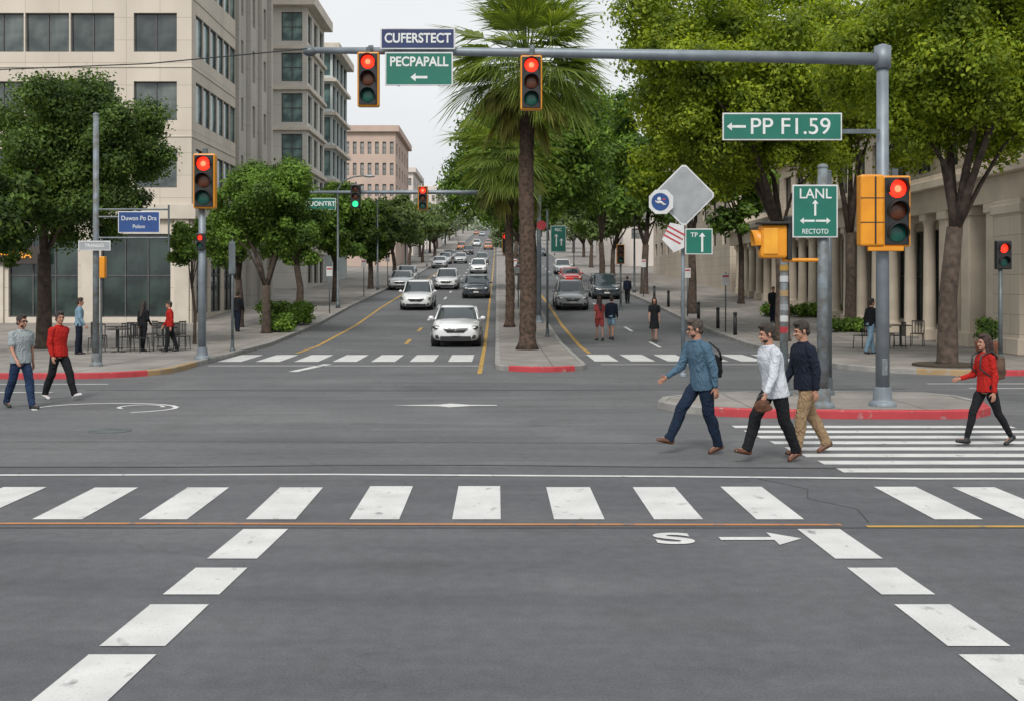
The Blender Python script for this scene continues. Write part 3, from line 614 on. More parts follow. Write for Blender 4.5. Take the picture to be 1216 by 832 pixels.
part(t,'emblem',tube([(-.02,-.013,0),(-.02,-.018,0)],[.22,.22],28),M_sblue)
part(t,'emblem_figure',ellip((-.05,-.02,.07),(.05,.006,.05)),M_swhite,True)
part(t,'emblem_figure',tube([(-.15,-.021,.02),(-.08,-.021,-.02),(.0,-.021,-.01),(.07,-.021,-.07),(.12,-.021,-.06)],[.015,.03,.035,.025,.012],6),M_swhite)
part(t,'emblem_spot',ellip((.07,-.02,.06),(.035,.006,.025)),M_redk,True)
t=poly_sign('prohibition_sign','small white sign with red stripes on a slim post',bx(798,29.3),29.3,zz(280,29.3),[(-.25,-.1),(.05,-.42),(.30,-.3),(.30,.25),(-.05,.32)],M_swhite)
for k in (.12,0,-.12): part(t,'stripe',bb(-.2,.28,-.02,-.013,.02+k,.06+k),M_redk,rot=(0,.5,0))
sign('parking_sign','small green sign with upward arrow on a slim post',bx(830,29.3),29.3,zz(287,29.3),.68,.64,M_sgreen,[('TP',-.12,.16,.16,1)],[(.08,-.02,.48,PI/2,.05)],bold=.01)
def pedsig(label,x,y,z,s=None):
    t=thing('pedestrian_signal',label,'pedestrian signal',(x,y,z),0,'pedestrian signals',s)
    part(t,'housing',bb(-.2,.2,0,.2,-.38,.38),M_black,bev=.03)
    for k,m in ((.17,M_red),(-.17,M_grn)): part(t,'lens',ellip((-.02,-.01,k),(.11,.02,.12)),m,True); part(t,'visor',visor(-.02,k,.14),M_black,True)
e=base_pole('slim post with a small pedestrian signal beside the kerb',bx(1188,31.2),31.2,2.75,.06,M_poled)
pedsig('small black pedestrian signal showing red',bx(1193,31.1),31.1,zz(303,31.1))
e=base_pole('steel signal pole at the corner of the pavement',bx(240,34.6),34.6,5.0,.12,M_pole)
light('tall traffic light showing red on a corner pole',bx(242,34.3),34.3,zz(215,34.3),1.6)
pedsig('small dark pedestrian signal showing a red light',bx(238,34.4),34.4,zz(287,34.4),.65)
e=base_pole('tall slim grey pole carrying street signs',bx(114,31.6),31.6,6.72,.09,M_rust)
for p_ in ([(0,0,3.98),(1.3,0,3.98)],[(1.95,0,3.1),(1.95,0,4.3)],[(0,0,4.18),(1.95,0,4.18)],[(0,0,3.42),(1.95,0,3.42)]): part(e,'sign_arm',tube(p_,[.025,.025],8),M_poled)
sign('street_name_sign','blue street name sign on a side arm',bx(165,31.5),31.5,zz(264,31.5),1.12,.58,M_sblue,[('Duwon Po Dra',0,.10,.17,.9),('Polton',0,-.12,.14,.9)],bold=.004)
sign('street_name_sign','small white and grey street name sign on a pole',bx(112,31.4),31.4,zz(292,31.4),.86,.26,M_sgrey,[('TRANGO',0,0,.12,1)])
e=base_pole('slim post with narrow dark sign on the pavement',bx(276,38.5),38.5,3.6,.045,M_poled)
part(e,'narrow_sign',bb(-.11,.11,-.07,-.045,2.5,3.55),M_poled,bev=.02)
FY=56
e=base_pole('signal mast with horizontal arm in the median',bx(640,FY),FY,6.4,.12,M_pole,name='signal_mast')
part(e,'arm',tube([(0,0,6.15),(-5,0,6.2),(-11,0,6.2)],[.13,.1,.07],12),M_pole,True)
light('dark traffic light showing green on a mast arm',bx(422,FY-.3),FY-.3,zz(234,FY),1.15,0,'g',M_black); light('small amber edged traffic light on a mast arm',bx(502,FY-.3),FY-.3,zz(236,FY),1.15,0,'r')
sign('street_name_sign','small green street name sign on a mast arm',bx(380,FY-.3),FY-.3,zz(243,FY),1.5,.55,M_sgreen,[('GUONTRT',0,0,.3,1)])
light('traffic light showing red beside the median trees',bx(601,58),58,zz(289,58),1.0)
base_pole('slim signal pole in the median',bx(602.5,58.3),58.3,3.3,.06,M_poled)
base_pole('slim sign post in the median',bx(650,47),47,5.0,.05,M_poled,name='sign_post')
sign('street_sign','narrow green street sign on a median post',bx(663,46.8),46.8,zz(284,46.8),.62,1.05,M_sgreen,[('REC',0,.36,.16,1)],[(-.08,-.05,.5,PI/2,.05),(.12,-.12,.3,PI/2,.05)])
poly_sign('stop_sign','small dark red octagonal sign on a median post',bx(643,46.8),46.8,zz(268,46.8),[(.2*math.cos(PI/8+k*PI/4),.2*math.sin(PI/8+k*PI/4)) for k in range(8)],M_redk)
light('small amber traffic light beside the kerb lane',bx(737,66),66,zz(302,66),1.1,0,'n'); base_pole('slim signal pole beside the kerb lane',bx(737,66.3),66.3,2.9,.06,M_poled,z0=0)
single('overhead_cable','thin dark overhead cable running from the mast arm','cable',tube([(bx(365,21),21,6.5),(-6.5,22,6.42),(-12,24,6.6),(-40,32,9)],[.012]*4,6),M_dark)
def lamp(x,y,s,proto=[]):
    lab='slender street lamp with curved arm at the kerb'
    if not proto:
        e=thing('street_lamp',lab,'street lamp',(x,y,gz(y)+.13),0 if s>0 else PI,'street lamps along the kerb')
        part(e,'post',tube([(0,0,0),(0,0,.3),(0,0,.32),(0,0,6.6),(.25,0,7.1),(.9,0,7.35),(1.5,0,7.4)],[.13,.12,.08,.05,.045,.04,.035],10),M_poled,True)
        part(e,'lamp_head',ellip((1.75,0,7.38),(.34,.13,.08)),M_sgrey,True); proto.append(e)
    else: clone(proto[0],(x,y,gz(y)+.13),0 if s>0 else PI)
for y in (66,88,115,150,200,270): lamp(-8.9,y,1)
for y in (84,112,150,200): lamp(9.8,y,-1)
ps=thing('parking_sign_post','thin post with small white parking sign at the kerb','sign post',(-8.8,62,gz(62)+.13),0,'parking signs along the kerb')
part(ps,'post',tube([(0,0,0),(0,0,2.5)],[.03,.03],8),M_poled,True); part(ps,'sign_plate',bb(-.16,.16,-.05,-.035,1.95,2.45),M_swhite,bev=.01); part(ps,'red_band',bb(-.13,.13,-.056,-.051,2.30,2.38),M_redk)
for (x,y) in ((-8.8,78),(-8.8,95),(9.7,50),(9.7,60),(9.7,78),(1.2,66),(1.2,80)): clone(ps,(x,y,gz(y)+.13))
# ---------------------------------------------------------------- foliage
def leafmesh(name,C,r,n,size,mat,flat=.8):
    C=np.array(C);r=np.array(r); w=r**2; w/=w.sum(); k=rng.choice(len(C),n,p=w)
    d=rng.normal(size=(n,3)); d/=np.linalg.norm(d,axis=1)[:,None]
    rad=r[k]*(rng.random(n)**.38)*(1+.18*rng.normal(size=n))
    p=C[k]+d*rad[:,None]*np.array([1,1,flat])
    nrm=d+rng.normal(size=(n,3))*.55+np.array([0,0,.35]); nrm/=np.linalg.norm(nrm,axis=1)[:,None]
    a=np.cross(nrm,rng.normal(size=(n,3))); a/=np.linalg.norm(a,axis=1)[:,None]; b=np.cross(nrm,a)
    s=size*(.6+.8*rng.random(n))[:,None]
    a=a*s; b=b*s*.55
    P=np.stack([p-a,p-b*1.0+a*.1,p+a,p+b+a*.1],1).reshape(-1,3)
    me=bpy.data.meshes.new(name); me.vertices.add(4*n); me.vertices.foreach_set('co',P.astype(np.float32).ravel())
    me.loops.add(4*n); me.loops.foreach_set('vertex_index',np.arange(4*n,dtype=np.int32))
    me.polygons.add(n); me.polygons.foreach_set('loop_start',np.arange(0,4*n,4,dtype=np.int32)); me.update(calc_edges=True); me.validate()
    me.materials.append(mat); return me
L_dark=leafmat('dark_green_leaves',(.034,.068,.020),(.105,.170,.042))
L_mid=leafmat('mid_green_leaves',(.050,.100,.024),(.155,.26,.052))
L_yel=leafmat('yellow_green_leaves',(.085,.140,.016),(.29,.35,.045),.42)
L_far=leafmat('hazy_green_leaves',(.15,.19,.14),(.24,.285,.20),.2,.8,1.2)  # leaf colours washed out to paint haze on far trees
def tree(label,x,y,H,rx,rz,zc,fork,tr,lm,n=26000,leaf=.15,nc=46,off=(0,0),pave=.13,seed=1,name='tree',group='street trees',cr=.28,limbs=7):
    rs=np.random.default_rng(seed); e=thing(name,label,'tree',(x,y,gz(y)+pave),0,group)
    C=[];r=[]
    for i in range(nc):
        d=rs.normal(size=3); d/=np.linalg.norm(d); d[2]=max(d[2],-.85)
        q=rs.random()**.4*(.66+.27*rs.random())
        C.append((off[0]+d[0]*rx*q,off[1]+d[1]*rx*q,zc+d[2]*rz*q)); r.append(rx*cr*(.45+.8*rs.random()))
    part(e,'crown',leafmesh('crown',C,r,n,leaf,lm),None)
    fk=Vector((rs.normal()*.1,rs.normal()*.1,fork))
    T=[tube([(0,0,-.1),(0,0,.15),(.02,.01,fork*.5),fk],[tr*1.5,tr*1.12,tr*.95,tr*.85],12)]
    idx=rs.permutation(nc)[:limbs]
    for j,i in enumerate(idx):
        c=Vector(C[i])
        if c.z<fork+.6: continue
        m=fk.lerp(c,.45)+Vector((rs.normal()*.2-(c.x-fk.x)*.12,rs.normal()*.2,.25))
        r0=tr*(.58 if j<4 else .30)
        T.append(tube([fk-Vector((0,0,.2)),fk.lerp(m,.5),m,m.lerp(c,.6),c],[r0,r0*.8,r0*.55,r0*.33,.02],8))
    part(e,'trunk',merge(T),M_bark,True)
    return e
def T(label,u,y,vt,vb,wpx,lm,fork,tr,dx=0,**k):
    s=F/y; top=zz(vt,y)-gz(y)-.13; bot=zz(vb,y)-gz(y)-.13; rx=wpx/2/s; rz=(top-bot)/2
    return tree(label,bx(u,y),y,top,rx*1.0,rz,(top+bot)/2,fork,tr,lm,off=(dx/s,0),**k)
T('broad dark green street tree on the paved corner',52,40,62,306,240,L_dark,3.2,.25,dx=42,n=110000,leaf=.064,nc=95,seed=3,cr=.23)
T('dark green street tree beside the paved corner',-40,37,170,330,160,L_dark,2.6,.22,dx=25,n=16000,leaf=.1,seed=5)
T('small young tree beside the signal pole',231,43,258,325,75,L_mid,2.2,.06,n=9000,leaf=.065,nc=22,seed=8)
T('rounded green street tree with short trunk by the kerb',316,49,172,325,150,L_mid,2.0,.18,n=62000,leaf=.07,nc=62,seed=11,cr=.25)
T('green street tree with dense low crown',285,53,200,330,100,L_mid,2.2,.16,n=18000,leaf=.09,seed=12)
T('rounded green street tree by the kerb',398,72,200,318,100,L_mid,2.4,.2,n=28000,leaf=.11,seed=14)
T('rounded green street tree by the kerb',356,66,205,322,80,L_mid,2.4,.2,n=16000,leaf=.11,seed=15)
T('rounded green street tree by the kerb',440,90,222,318,85,L_dark,2.6,.2,n=18000,leaf=.14,seed=17)
T('large street tree with spreading limbs and yellow green crown',1125,31.6,-110,215,340,L_yel,3.7,.25,dx=24,n=150000,leaf=.064,nc=140,seed=21,cr=.21,limbs=8)
T('very large street tree with bright green spreading crown',929,45,-80,258,330,L_yel,4.2,.27,dx=-50,n=150000,leaf=.082,nc=145,seed=23,cr=.20,limbs=8)
T('large green street tree behind the signal box',1010,52,-70,235,230,L_yel,4.2,.24,dx=0,n=44000,leaf=.11,nc=60,seed=24,limbs=5)
T('green street tree beside the kerb lane',822,62,110,268,140,L_yel,3.6,.22,dx=-5,n=30000,leaf=.12,nc=60,seed=26,limbs=5)
T('tall green street tree beside the kerb lane',765,82,105,290,130,L_mid,3.4,.26,dx=-6,n=28000,leaf=.15,seed=27,limbs=5)
T('tall dark green tree in the median',634,62,90,282,215,L_mid,4.3,.22,dx=-5,n=60000,leaf=.12,nc=80,seed=29,limbs=5)
T('dark green tree in the median',618,88,150,300,150,L_mid,3.5,.22,dx=-25,n=24000,leaf=.15,nc=60,seed=30,limbs=5)
T('tall dark green tree beside the kerb lane',715,100,95,300,130,L_mid,3.5,.25,dx=-8,n=26000,leaf=.17,nc=55,seed=31,limbs=5)
T('dark green tree in the median',612,120,195,290,80,L_mid,3.5,.22,dx=20,n=9000,leaf=.2,seed=33,limbs=5)
T('green street tree beside the pavement',880,70,150,295,110,L_mid,3.4,.18,n=12000,leaf=.16,seed=34,limbs=5)
proto=tree('rounded green street tree on the hill',-10,115,9,3.6,3.2,5.8,2.4,.2,leafmat('slightly_hazy_leaves',(.075,.115,.050),(.165,.235,.090),.25,.7,1.3),n=11000,leaf=.19,seed=40)  # leaf colours slightly paled to imitate haze with distance
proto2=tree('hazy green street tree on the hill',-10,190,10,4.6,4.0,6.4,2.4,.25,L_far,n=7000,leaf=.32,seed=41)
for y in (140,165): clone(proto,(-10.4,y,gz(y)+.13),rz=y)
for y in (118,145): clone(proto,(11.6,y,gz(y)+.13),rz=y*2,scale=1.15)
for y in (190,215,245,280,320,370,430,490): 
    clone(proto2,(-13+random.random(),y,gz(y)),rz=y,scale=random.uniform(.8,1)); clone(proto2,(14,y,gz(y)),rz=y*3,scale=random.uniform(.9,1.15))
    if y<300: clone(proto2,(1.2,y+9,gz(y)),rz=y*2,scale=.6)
C=[(rng.uniform(-160,200),rng.uniform(575,650),gz(600)+rng.uniform(0,7)) for i in range(200)]
o=addobj('hillside_woodland',leafmesh('wood',C,[rng.uniform(5,9) for _ in C],50000,.9,leafmat('very_hazy_leaves',(.34,.38,.36),(.42,.46,.43),.1,.95,1.05))); o['kind']='stuff'; o['label']='hazy wood covering the top of the hill'; o['category']='woodland'  # haze painted into the leaf colours, almost grey
L_palm=leafmat('palm_frond_green',(.080,.125,.028),(.23,.29,.08),.4,.75,1.25); L_dead=leafmat('dry_palm_frond',(.12,.14,.05),(.27,.26,.10),.35,.8,1.2)
def frond(V,Fc,o,az,el,L,fan,rs):
    d=Vector((math.cos(az)*math.cos(el),math.sin(az)*math.cos(el),math.sin(el))); side=Vector((-math.sin(az),math.cos(az),0))
    P=[];p=Vector(o);dd=d.copy()
    for i in range(5): P.append(p.copy()); p=p+dd*(L*.5/4); dd=(dd+Vector((0,0,-.06))).normalized()
    v,f=tube(P,[.026,.022,.018,.015,.012],5,False); b=len(V); V.extend(v); Fc.extend([tuple(i+b for i in q_) for q_ in f])
    hub=P[-1]; nblade=34; up=side.cross(dd).normalized()
    for k in range(nblade):
        a=(k/(nblade-1)-.5)*fan; bd=(dd*math.cos(a)+side*math.sin(a)).normalized(); LL=L*.58*(1-.3*abs(a)/(fan/2))*(.75+.45*rs.random())
        wv=(side*math.cos(a)-dd*math.sin(a))*.024+up*.010*(1 if k%2 else -1)
        m=hub+bd*LL*.55+Vector((0,0,-.03*LL)); t=m+(bd+Vector((0,0,-.15-.6*rs.random()))).normalized()*LL*.45
        b=len(V); V.extend([tuple(hub),tuple(m-wv),tuple(m+wv),tuple(t)]); Fc.extend([(b,b+1,b+2),(b+1,b+3,b+2)])
def palm(label,x,y,h,tr,R,n=70,seed=1,dead=24):
    rs=random.Random(seed); e=thing('palm_tree',label,'palm tree',(x,y,gz(y)+.13),0,'palm trees in the median')
    k=40; part(e,'trunk',tube([(math.sin(i*.2)*.03,0,h*i/k) for i in range(k+1)],[tr*(1.35 if i==0 else (1.0 if i%2 else .90)-(.20*i/k)) for i in range(k+1)],16),M_palmb,True)
    V=[];Fc=[]
    for i in range(n):
        el=math.radians(rs.uniform(-38,88)); frond(V,Fc,(0,0,h+rs.uniform(-.2,.35)),rs.uniform(0,2*PI),el,R*rs.uniform(.75,1.1),2.3,rs)
    part(e,'fronds',(V,Fc),L_palm)
    V=[];Fc=[]
    for i in range(dead): frond(V,Fc,(0,0,h-rs.uniform(.1,.7)),rs.uniform(0,2*PI),math.radians(rs.uniform(-70,-25)),R*rs.uniform(.55,.85),1.6,rs)
    part(e,'dry_skirt',(V,Fc),L_dead); return e
palm('tall fan palm with thick dark trunk in the median',bx(626,39.5),39.5,zz(78,39.5)-.13,.30,3.35,96,4,26)
palm('smaller fan palm with drooping fronds in the median',bx(605,53),53,zz(180,53)-.6,.22,3.1,80,6,30)
# ---------------------------------------------------------------- buildings
WM={}
def winmesh(w,h,gm,nx,nz,ft=.05):
    key=(round(w,2),round(h,2),gm.name,nx,nz)
    if key not in WM:
        g=mesh('window',([(-w/2,0,0),(w/2,0,0),(w/2,0,h),(-w/2,0,h)],[(0,1,2,3)]),gm)
        P=[bb(-w/2,w/2,-.06,-.003,0,ft),bb(-w/2,w/2,-.06,-.003,h-ft,h)]
        for i in range(nx+1): 
            x=-w/2+ft/2+(w-ft)*i/nx; P.append(bb(x-ft/2,x+ft/2,-.057,-.004,ft+.001,h-ft-.001))
        for i in range(1,nz): z=h*i/nz; P.append(bb(-w/2+ft,w/2-ft,-.05,-.005,z-ft/2,z+ft/2))
        WM[key]=(g,mesh('frame',merge(P),M_frame))
    return WM[key]
class Bld:
    def __init__(s,name,label,cat,mat): s.e=thing(name,label,cat,(0,0,0)); s.P=[]; s.tr=[]; s.mat=mat; s.nw=0
    def facade(s,o,ang,L,zb,zt,ops,depth=.22,gm=M_glass,nx=2,nz=1):
        d=Vector((math.cos(ang),math.sin(ang),0)); inn=Vector((-math.sin(ang),math.cos(ang),0))
        mp=lambda a,b,z:tuple(Vector((o[0],o[1],0))+d*a+inn*b+Vector((0,0,z)))
        xs=sorted({0,L}|{round(q_[0],3) for q_ in ops}|{round(q_[1],3) for q_ in ops}); zs=sorted({zb,zt}|{round(q_[2],3) for q_ in ops}|{round(q_[3],3) for q_ in ops})
        V=[];Fc=[]
        for i in range(len(xs)-1):
            for j in range(len(zs)-1):
                cx=(xs[i]+xs[i+1])/2; cz=(zs[j]+zs[j+1])/2
                if any(a<cx<b and c<cz<e for a,b,c,e in [q_[:4] for q_ in ops]): continue
                k=len(V); V+=[mp(xs[i],0,zs[j]),mp(xs[i+1],0,zs[j]),mp(xs[i+1],0,zs[j+1]),mp(xs[i],0,zs[j+1])]; Fc.append((k,k+1,k+2,k+3))
        for q_ in ops:
            a,b,c,e_=q_[:4]; dp=depth; k=len(V)
            V+=[mp(a,0,c),mp(b,0,c),mp(b,0,e_),mp(a,0,e_),mp(a,dp,c),mp(b,dp,c),mp(b,dp,e_),mp(a,dp,e_)]
            Fc+=[(k,k+4,k+5,k+1),(k+1,k+5,k+6,k+2),(k+2,k+6,k+7,k+3),(k+3,k+7,k+4,k)]
            g=q_[4] if len(q_)>4 else gm; mx=q_[5] if len(q_)>5 else nx; mz=q_[6] if len(q_)>6 else nz
            gme,fme=winmesh(b-a,e_-c,g,mx,mz); w=part(s.e,'window',gme,None,loc=mp((a+b)/2,dp-.002,c),rot=(0,0,ang)); f=addobj('frame',fme,w)
            s.nw+=1
        s.P.append((V,Fc))
    def plain(s,x0,x1,y0,y1,zb,zt,sides='NEWT'):
        c={'S':[(x0,y0,zb),(x1,y0,zb),(x1,y0,zt),(x0,y0,zt)],'N':[(x1,y1,zb),(x0,y1,zb),(x0,y1,zt),(x1,y1,zt)],'E':[(x1,y0,zb),(x1,y1,zb),(x1,y1,zt),(x1,y0,zt)],'W':[(x0,y1,zb),(x0,y0,zb),(x0,y0,zt),(x0,y1,zt)],'T':[(x0,y0,zt),(x1,y0,zt),(x1,y1,zt),(x0,y1,zt)]}
        for k in sides: s.P.append((c[k],[(0,1,2,3)]))
    def trim(s,*b): s.tr.append(bb(*b))
    def done(s,tm=M_trim):
        part(s.e,'wall',merge(s.P),s.mat)
        for t in s.tr: part(s.e,'trim',t,tm,bev=.02)
def grid(L,n,w,floors,h,**k):
    p=L/n; return [(p*(i+.5)-w/2,p*(i+.5)+w/2,z,z+h) for i in range(n) for z in floors]
b=Bld('office_building','cream stone office block with dark ribbon windows and shops','building',M_stone)
x0,x1,y0,y1=-45,-14.5,56,65.4
ops=[]
for zf in (6.9,10.1,13.35,16.9):
    ops+=[(14.0+i*2.15,14.0+i*2.15+2.08,zf,zf+1.85) for i in range(6)]+[(x1-x0-2.75,x1-x0-.7,zf,zf+1.85)]
ops+=[(13+i*4.4,13+i*4.4+3.3,.75,4.7,M_shop,3,2) for i in range(4)]
b.facade((x0,y0),0,x1-x0,-.5,22,ops)
ops=[(.8+i*1.45,.8+i*1.45+1.38,zf,zf+1.95) for i in range(6) for zf in (6.9,10.1,13.35,16.9)]+[(.9+2.9*i,.9+2.9*i+2.2,.9,4.7,M_shop,2,2) for i in range(3)]
b.facade((x1,y0),PI/2,y1-y0,-.5,22,ops,depth=.12,gm=M_glassb,nx=1)
b.plain(x0,x1,y0,y1,-.5,22,'NWT')
b.trim(x0,x1+.25,y0-.25,y0-.003,5.4,6.1); b.trim(x1+.003,x1+.25,y0,y1,5.4,6.1); b.trim(x0,x1+.12,y0-.12,y0-.003,21.3,22.2)
for k in range(5): b.trim(x0+12.1+k*4.4,x0+12.1+k*4.4+.7,y0-.12,y0-.003,.3,5.395)
for z_ in (9.3,12.6,15.9): b.trim(x0,x1+.04,y0-.04,y0-.003,z_,z_+.08); b.trim(x1+.003,x1+.04,y0,y1,z_,z_+.08)
b.done(pm('beige_trim',(.60,.545,.465),(.52,.47,.40),1.2,.85))
t=thing('shop_sign','orange shop name letters above a shop front','shop sign',(bx(16,55.6),55.7,zz(303,55.6)),0); part(t,'lettering',textmesh('MEDIA',.50,.03,.0,1.1,M_orange),None,rot=(PI/2,0,0)); part(t,'sign_board',bb(-1.5,1.5,.04,.12,-.42,.42),pm('dark_sign_board',(.05,.04,.035),None,3,.6))
b=Bld('tower_block','tall grey beige tower with narrow recessed windows','building',M_grey)
b.facade((-14.6,65.7),PI/2,10.0,0,46,grid(10.0,3,1.1,[4.5+i*3.3 for i in range(12)],1.9),gm=M_glass,nx=1); b.plain(-34,-14.6,65.7,75.7,0,46,'SNWT')
for k in (0,3.1,6.4,9.4): b.trim(-14.597,-14.35,65.7+k,65.7+k+.5,0,46)
b.done(M_grey)
b=Bld('apartment_building','cream classical apartment building with cornices on each floor','building',M_class)
FL=[5.4+i*3.1 for i in range(6)]
b.facade((-14.5,90),PI/2,9,1,24.2,grid(9,3,1.9,FL,2.2)+[(.6+3*i,2.6+3*i,2.4,4.4,M_shop,2,1) for i in range(3)],gm=M_glassb,nx=2,nz=2)
b.facade((-26,90),0,11.5,1,24.2,grid(11.5,5,1.6,FL,2.2),gm=M_glassb,nx=2,nz=2); b.plain(-26,-14.5,90,99,1,24.2,'NWT')
for i in range(6):
    z_=4.75+i*3.1
    b.trim(-14.497,-14.25,90,99,z_,z_+.25); b.trim(-26,-14.25,89.75,89.997,z_,z_+.25)
b.trim(-14.497,-13.8,90,99.2,23.5,24.3); b.trim(-26,-13.8,89.3,89.997,23.5,24.3); b.done()
b=Bld('glass_fronted_building','pale blue grey building with rows of bay windows','building',M_pale)
FL=[6.0+i*2.95 for i in range(6)]
b.facade((-14.5,104),PI/2,10,1,23.4,grid(10,4,2.1,FL,2.2),gm=M_glassb,nx=2,nz=1)
b.facade((-27,104),0,12.5,1,23.4,grid(12.5,5,2.1,FL,2.2),gm=M_glassb,nx=2,nz=1); b.plain(-27,-14.5,104,114,1,23.4,'NWT')
for i in range(6): b.trim(-14.497,-14.1,104,114,5.4+i*2.95,5.7+i*2.95); b.trim(-27,-14.1,103.6,103.997,5.4+i*2.95,5.7+i*2.95)
b.trim(-14.497,-13.8,104,114,22.8,23.5); b.trim(-27,-13.8,103.3,103.997,22.8,23.5)
b.done()
def simple(name,label,x0,x1,y0,y1,zt,mat,nf,nb,gm=M_hazeg,side='L'):
    b=Bld(name,label,'building',mat); g=gz(y0); L=x1-x0; fl=[g+3.6+i*(zt-g-4.4)/nf for i in range(nf)]; hh=(zt-g-4.4)/nf*.58
    b.facade((x0,y0),0,L,g-1,zt,grid(L,nb,L/nb*.5,fl,hh),gm=gm,nx=1,nz=2)
    n2=max(2,int((y1-y0)/4))
    if side=='L': b.facade((x1,y0),PI/2,y1-y0,g-1,zt,grid(y1-y0,n2,1.6,fl,hh),gm=gm,nx=1,nz=2); b.plain(x0,x1,y0,y1,g-1,zt,'NWT'); b.trim(x0-.3,x1+.5,y0-.5,y0-.003,zt-.7,zt+.1); b.trim(x1+.003,x1+.5,y0,y1,zt-.7,zt+.1); b.trim(x0,x1+.2,y0-.2,y0-.003,g+3,g+3.3)
    else: b.facade((x0,y1),-PI/2,y1-y0,g-1,zt,grid(y1-y0,n2,1.6,fl,hh),gm=gm,nx=1,nz=2); b.plain(x0,x1,y0,y1,g-1,zt,'NET'); b.trim(x0-.5,x1,y0-.5,y0-.003,zt-.7,zt+.1); b.trim(x0-.5,x0-.003,y0,y1,zt-.7,zt+.1)
    b.done(mat)
simple('brick_building','brown brick building with rows of windows and heavy cornice',-19.5,-12.9,150,172,22.4,M_brick,5,7)
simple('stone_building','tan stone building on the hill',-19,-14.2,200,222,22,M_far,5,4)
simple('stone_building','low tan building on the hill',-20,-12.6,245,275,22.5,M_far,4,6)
simple('stone_building','hazy building near the top of the hill',-22,-13.5,320,350,29,pm('very_hazy_stone',(.70,.68,.66),(.65,.63,.62),.3,.9),4,5,glassmat('very_hazy_glass',(.38,.39,.40),(.45,.46,.46),.5))  # wall and glass colours both lightened as painted haze
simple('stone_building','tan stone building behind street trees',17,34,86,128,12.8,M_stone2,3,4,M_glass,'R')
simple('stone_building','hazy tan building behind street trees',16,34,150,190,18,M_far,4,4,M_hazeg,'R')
b=Bld('colonnaded_building','low warm limestone building with a long colonnade and flat cornice','building',M_stone2)
Y0,Y1,XR=33,83,18.0
ops=[(.5+i*2.1,2.2+i*2.1,-99,4.5) for i in range(23)]
ops=[(a,c,gz(Y1-a)+.5,4.55,M_shop,2,2) for a,c,_,_ in ops]
b.facade((XR,Y1),-PI/2,Y1-Y0,-.5,6.2,ops)
b.plain(XR,45,Y0,Y1,-.5,6.2,'SN')
b.trim(16.35,XR-.003,Y0,Y1,5.0,5.85); b.trim(16.0,XR+.5,Y0-.3,Y1+.1,5.853,6.15); b.trim(16.2,XR-.003,Y0-.1,Y1,6.153,6.35)
b.trim(XR-.1,45,Y0-.2,Y0-.003,4.6,5.84)
b.facade((19.2,Y1),-PI/2,Y1-Y0,6.2,10.6,[(1+i*3.1,2.9+i*3.1,7.3,9.4) for i in range(16)],nx=2,nz=2); b.plain(19.2,45,Y0,Y1,6.2,10.6,'SNT')
b.trim(18.8,19.197,Y0-.2,Y1,10.2,10.75)
b.done(M_trimw)
for i,yc in enumerate(np.arange(35,83,2.1)):
    g=gz(yc)+.13; H=5.0-g-.002
    if yc<45: part(b.e,'pier',merge([bb(-.42,.42,-.42,.42,0,.5),bb(-.35,.35,-.35,.35,.49,H-.3),bb(-.42,.42,-.42,.42,H-.31,H)]),M_trimw,loc=(16.75,float(yc),g),bev=.02)
    else: part(b.e,'column',merge([bb(-.30,.30,-.30,.30,0,.4),tube([(0,0,.39),(0,0,.5),(0,0,H-.45)],[.28,.25,.21],20),tube([(0,0,H-.46),(0,0,H-.25)],[.22,.29],20),bb(-.30,.30,-.30,.30,H-.26,H)]),M_trimw,loc=(16.7,float(yc),g))
single('stone_gatepost_wall','square limestone corner pier with inset panels','wall',merge([bb(-.9,.9,-1.0,1.0,0,4.85),bb(-1.0,1.0,-1.1,1.1,0.0001,.5),bb(-.97,.97,-1.07,1.07,4.4,4.7)]),M_stone2,(17.0,37.3,.13),bev=.03)
# ---------------------------------------------------------------- furniture
tp=thing('cafe_table','round dark metal cafe table on the pavement','table',(-12.2,38,.13),0,'cafe tables on the pavement')
part(tp,'table_top',tube([(0,0,.72),(0,0,.75)],[.38,.38],24),M_dark); part(tp,'pedestal',tube([(0,0,0),(0,0,.03),(0,0,.04),(0,0,.72)],[.24,.22,.03,.03],14),M_dark)
cp=thing('cafe_chair','dark metal cafe chair on the pavement','chair',(-12.9,38,.13),0,'cafe chairs on the pavement')
part(cp,'seat',bb(-.21,.21,-.21,.21,.43,.46),M_dark,bev=.01); part(cp,'backrest',merge([bb(-.21+.1*i,-.18+.1*i,.19,.21,.44,.87) for i in range(5)]+[bb(-.21,.21,.185,.215,.86,.9)]),M_dark)
for sx in(-.19,.19):
    for sy in(-.19,.19): part(cp,'leg',tube([(sx*1.1,sy*1.1,0),(sx,sy,.44)],[.015,.015],6),M_dark)
for (x,y) in ((-12.9,40),(-11.6,41),(-11.0,39.2),(13.0,40),(14.2,41.5)): clone(tp,(x,y,.13))
for i,(x,y) in enumerate(((-12.2,38.8),(-11.5,38),(-13.5,40),(-12.3,40),(-11.1,41),(-12.1,41.1),(-11.0,38.5),(-10.5,39.3),(-11.2,40),(12.4,40),(13.6,40),(14.8,41.5),(13.7,41.5))): clone(cp,(x,y,.13),rz=i*1.1)
pt=thing('potted_plant','terracotta pot with a small green shrub','potted plant',(bx(1172,33.3),33.3,.13),0)
part(pt,'pot',tube([(0,0,0),(0,0,.5),(0,0,.55),(0,0,.56),(0,0,.45)],[.22,.32,.35,.28,.27],20),M_terra,True); part(pt,'shrub',leafmesh('shrub',[(0,0,.8),(.1,.05,1.0),(-.1,0,1.1)],[.3,.25,.2],900,.07,L_dark),None)
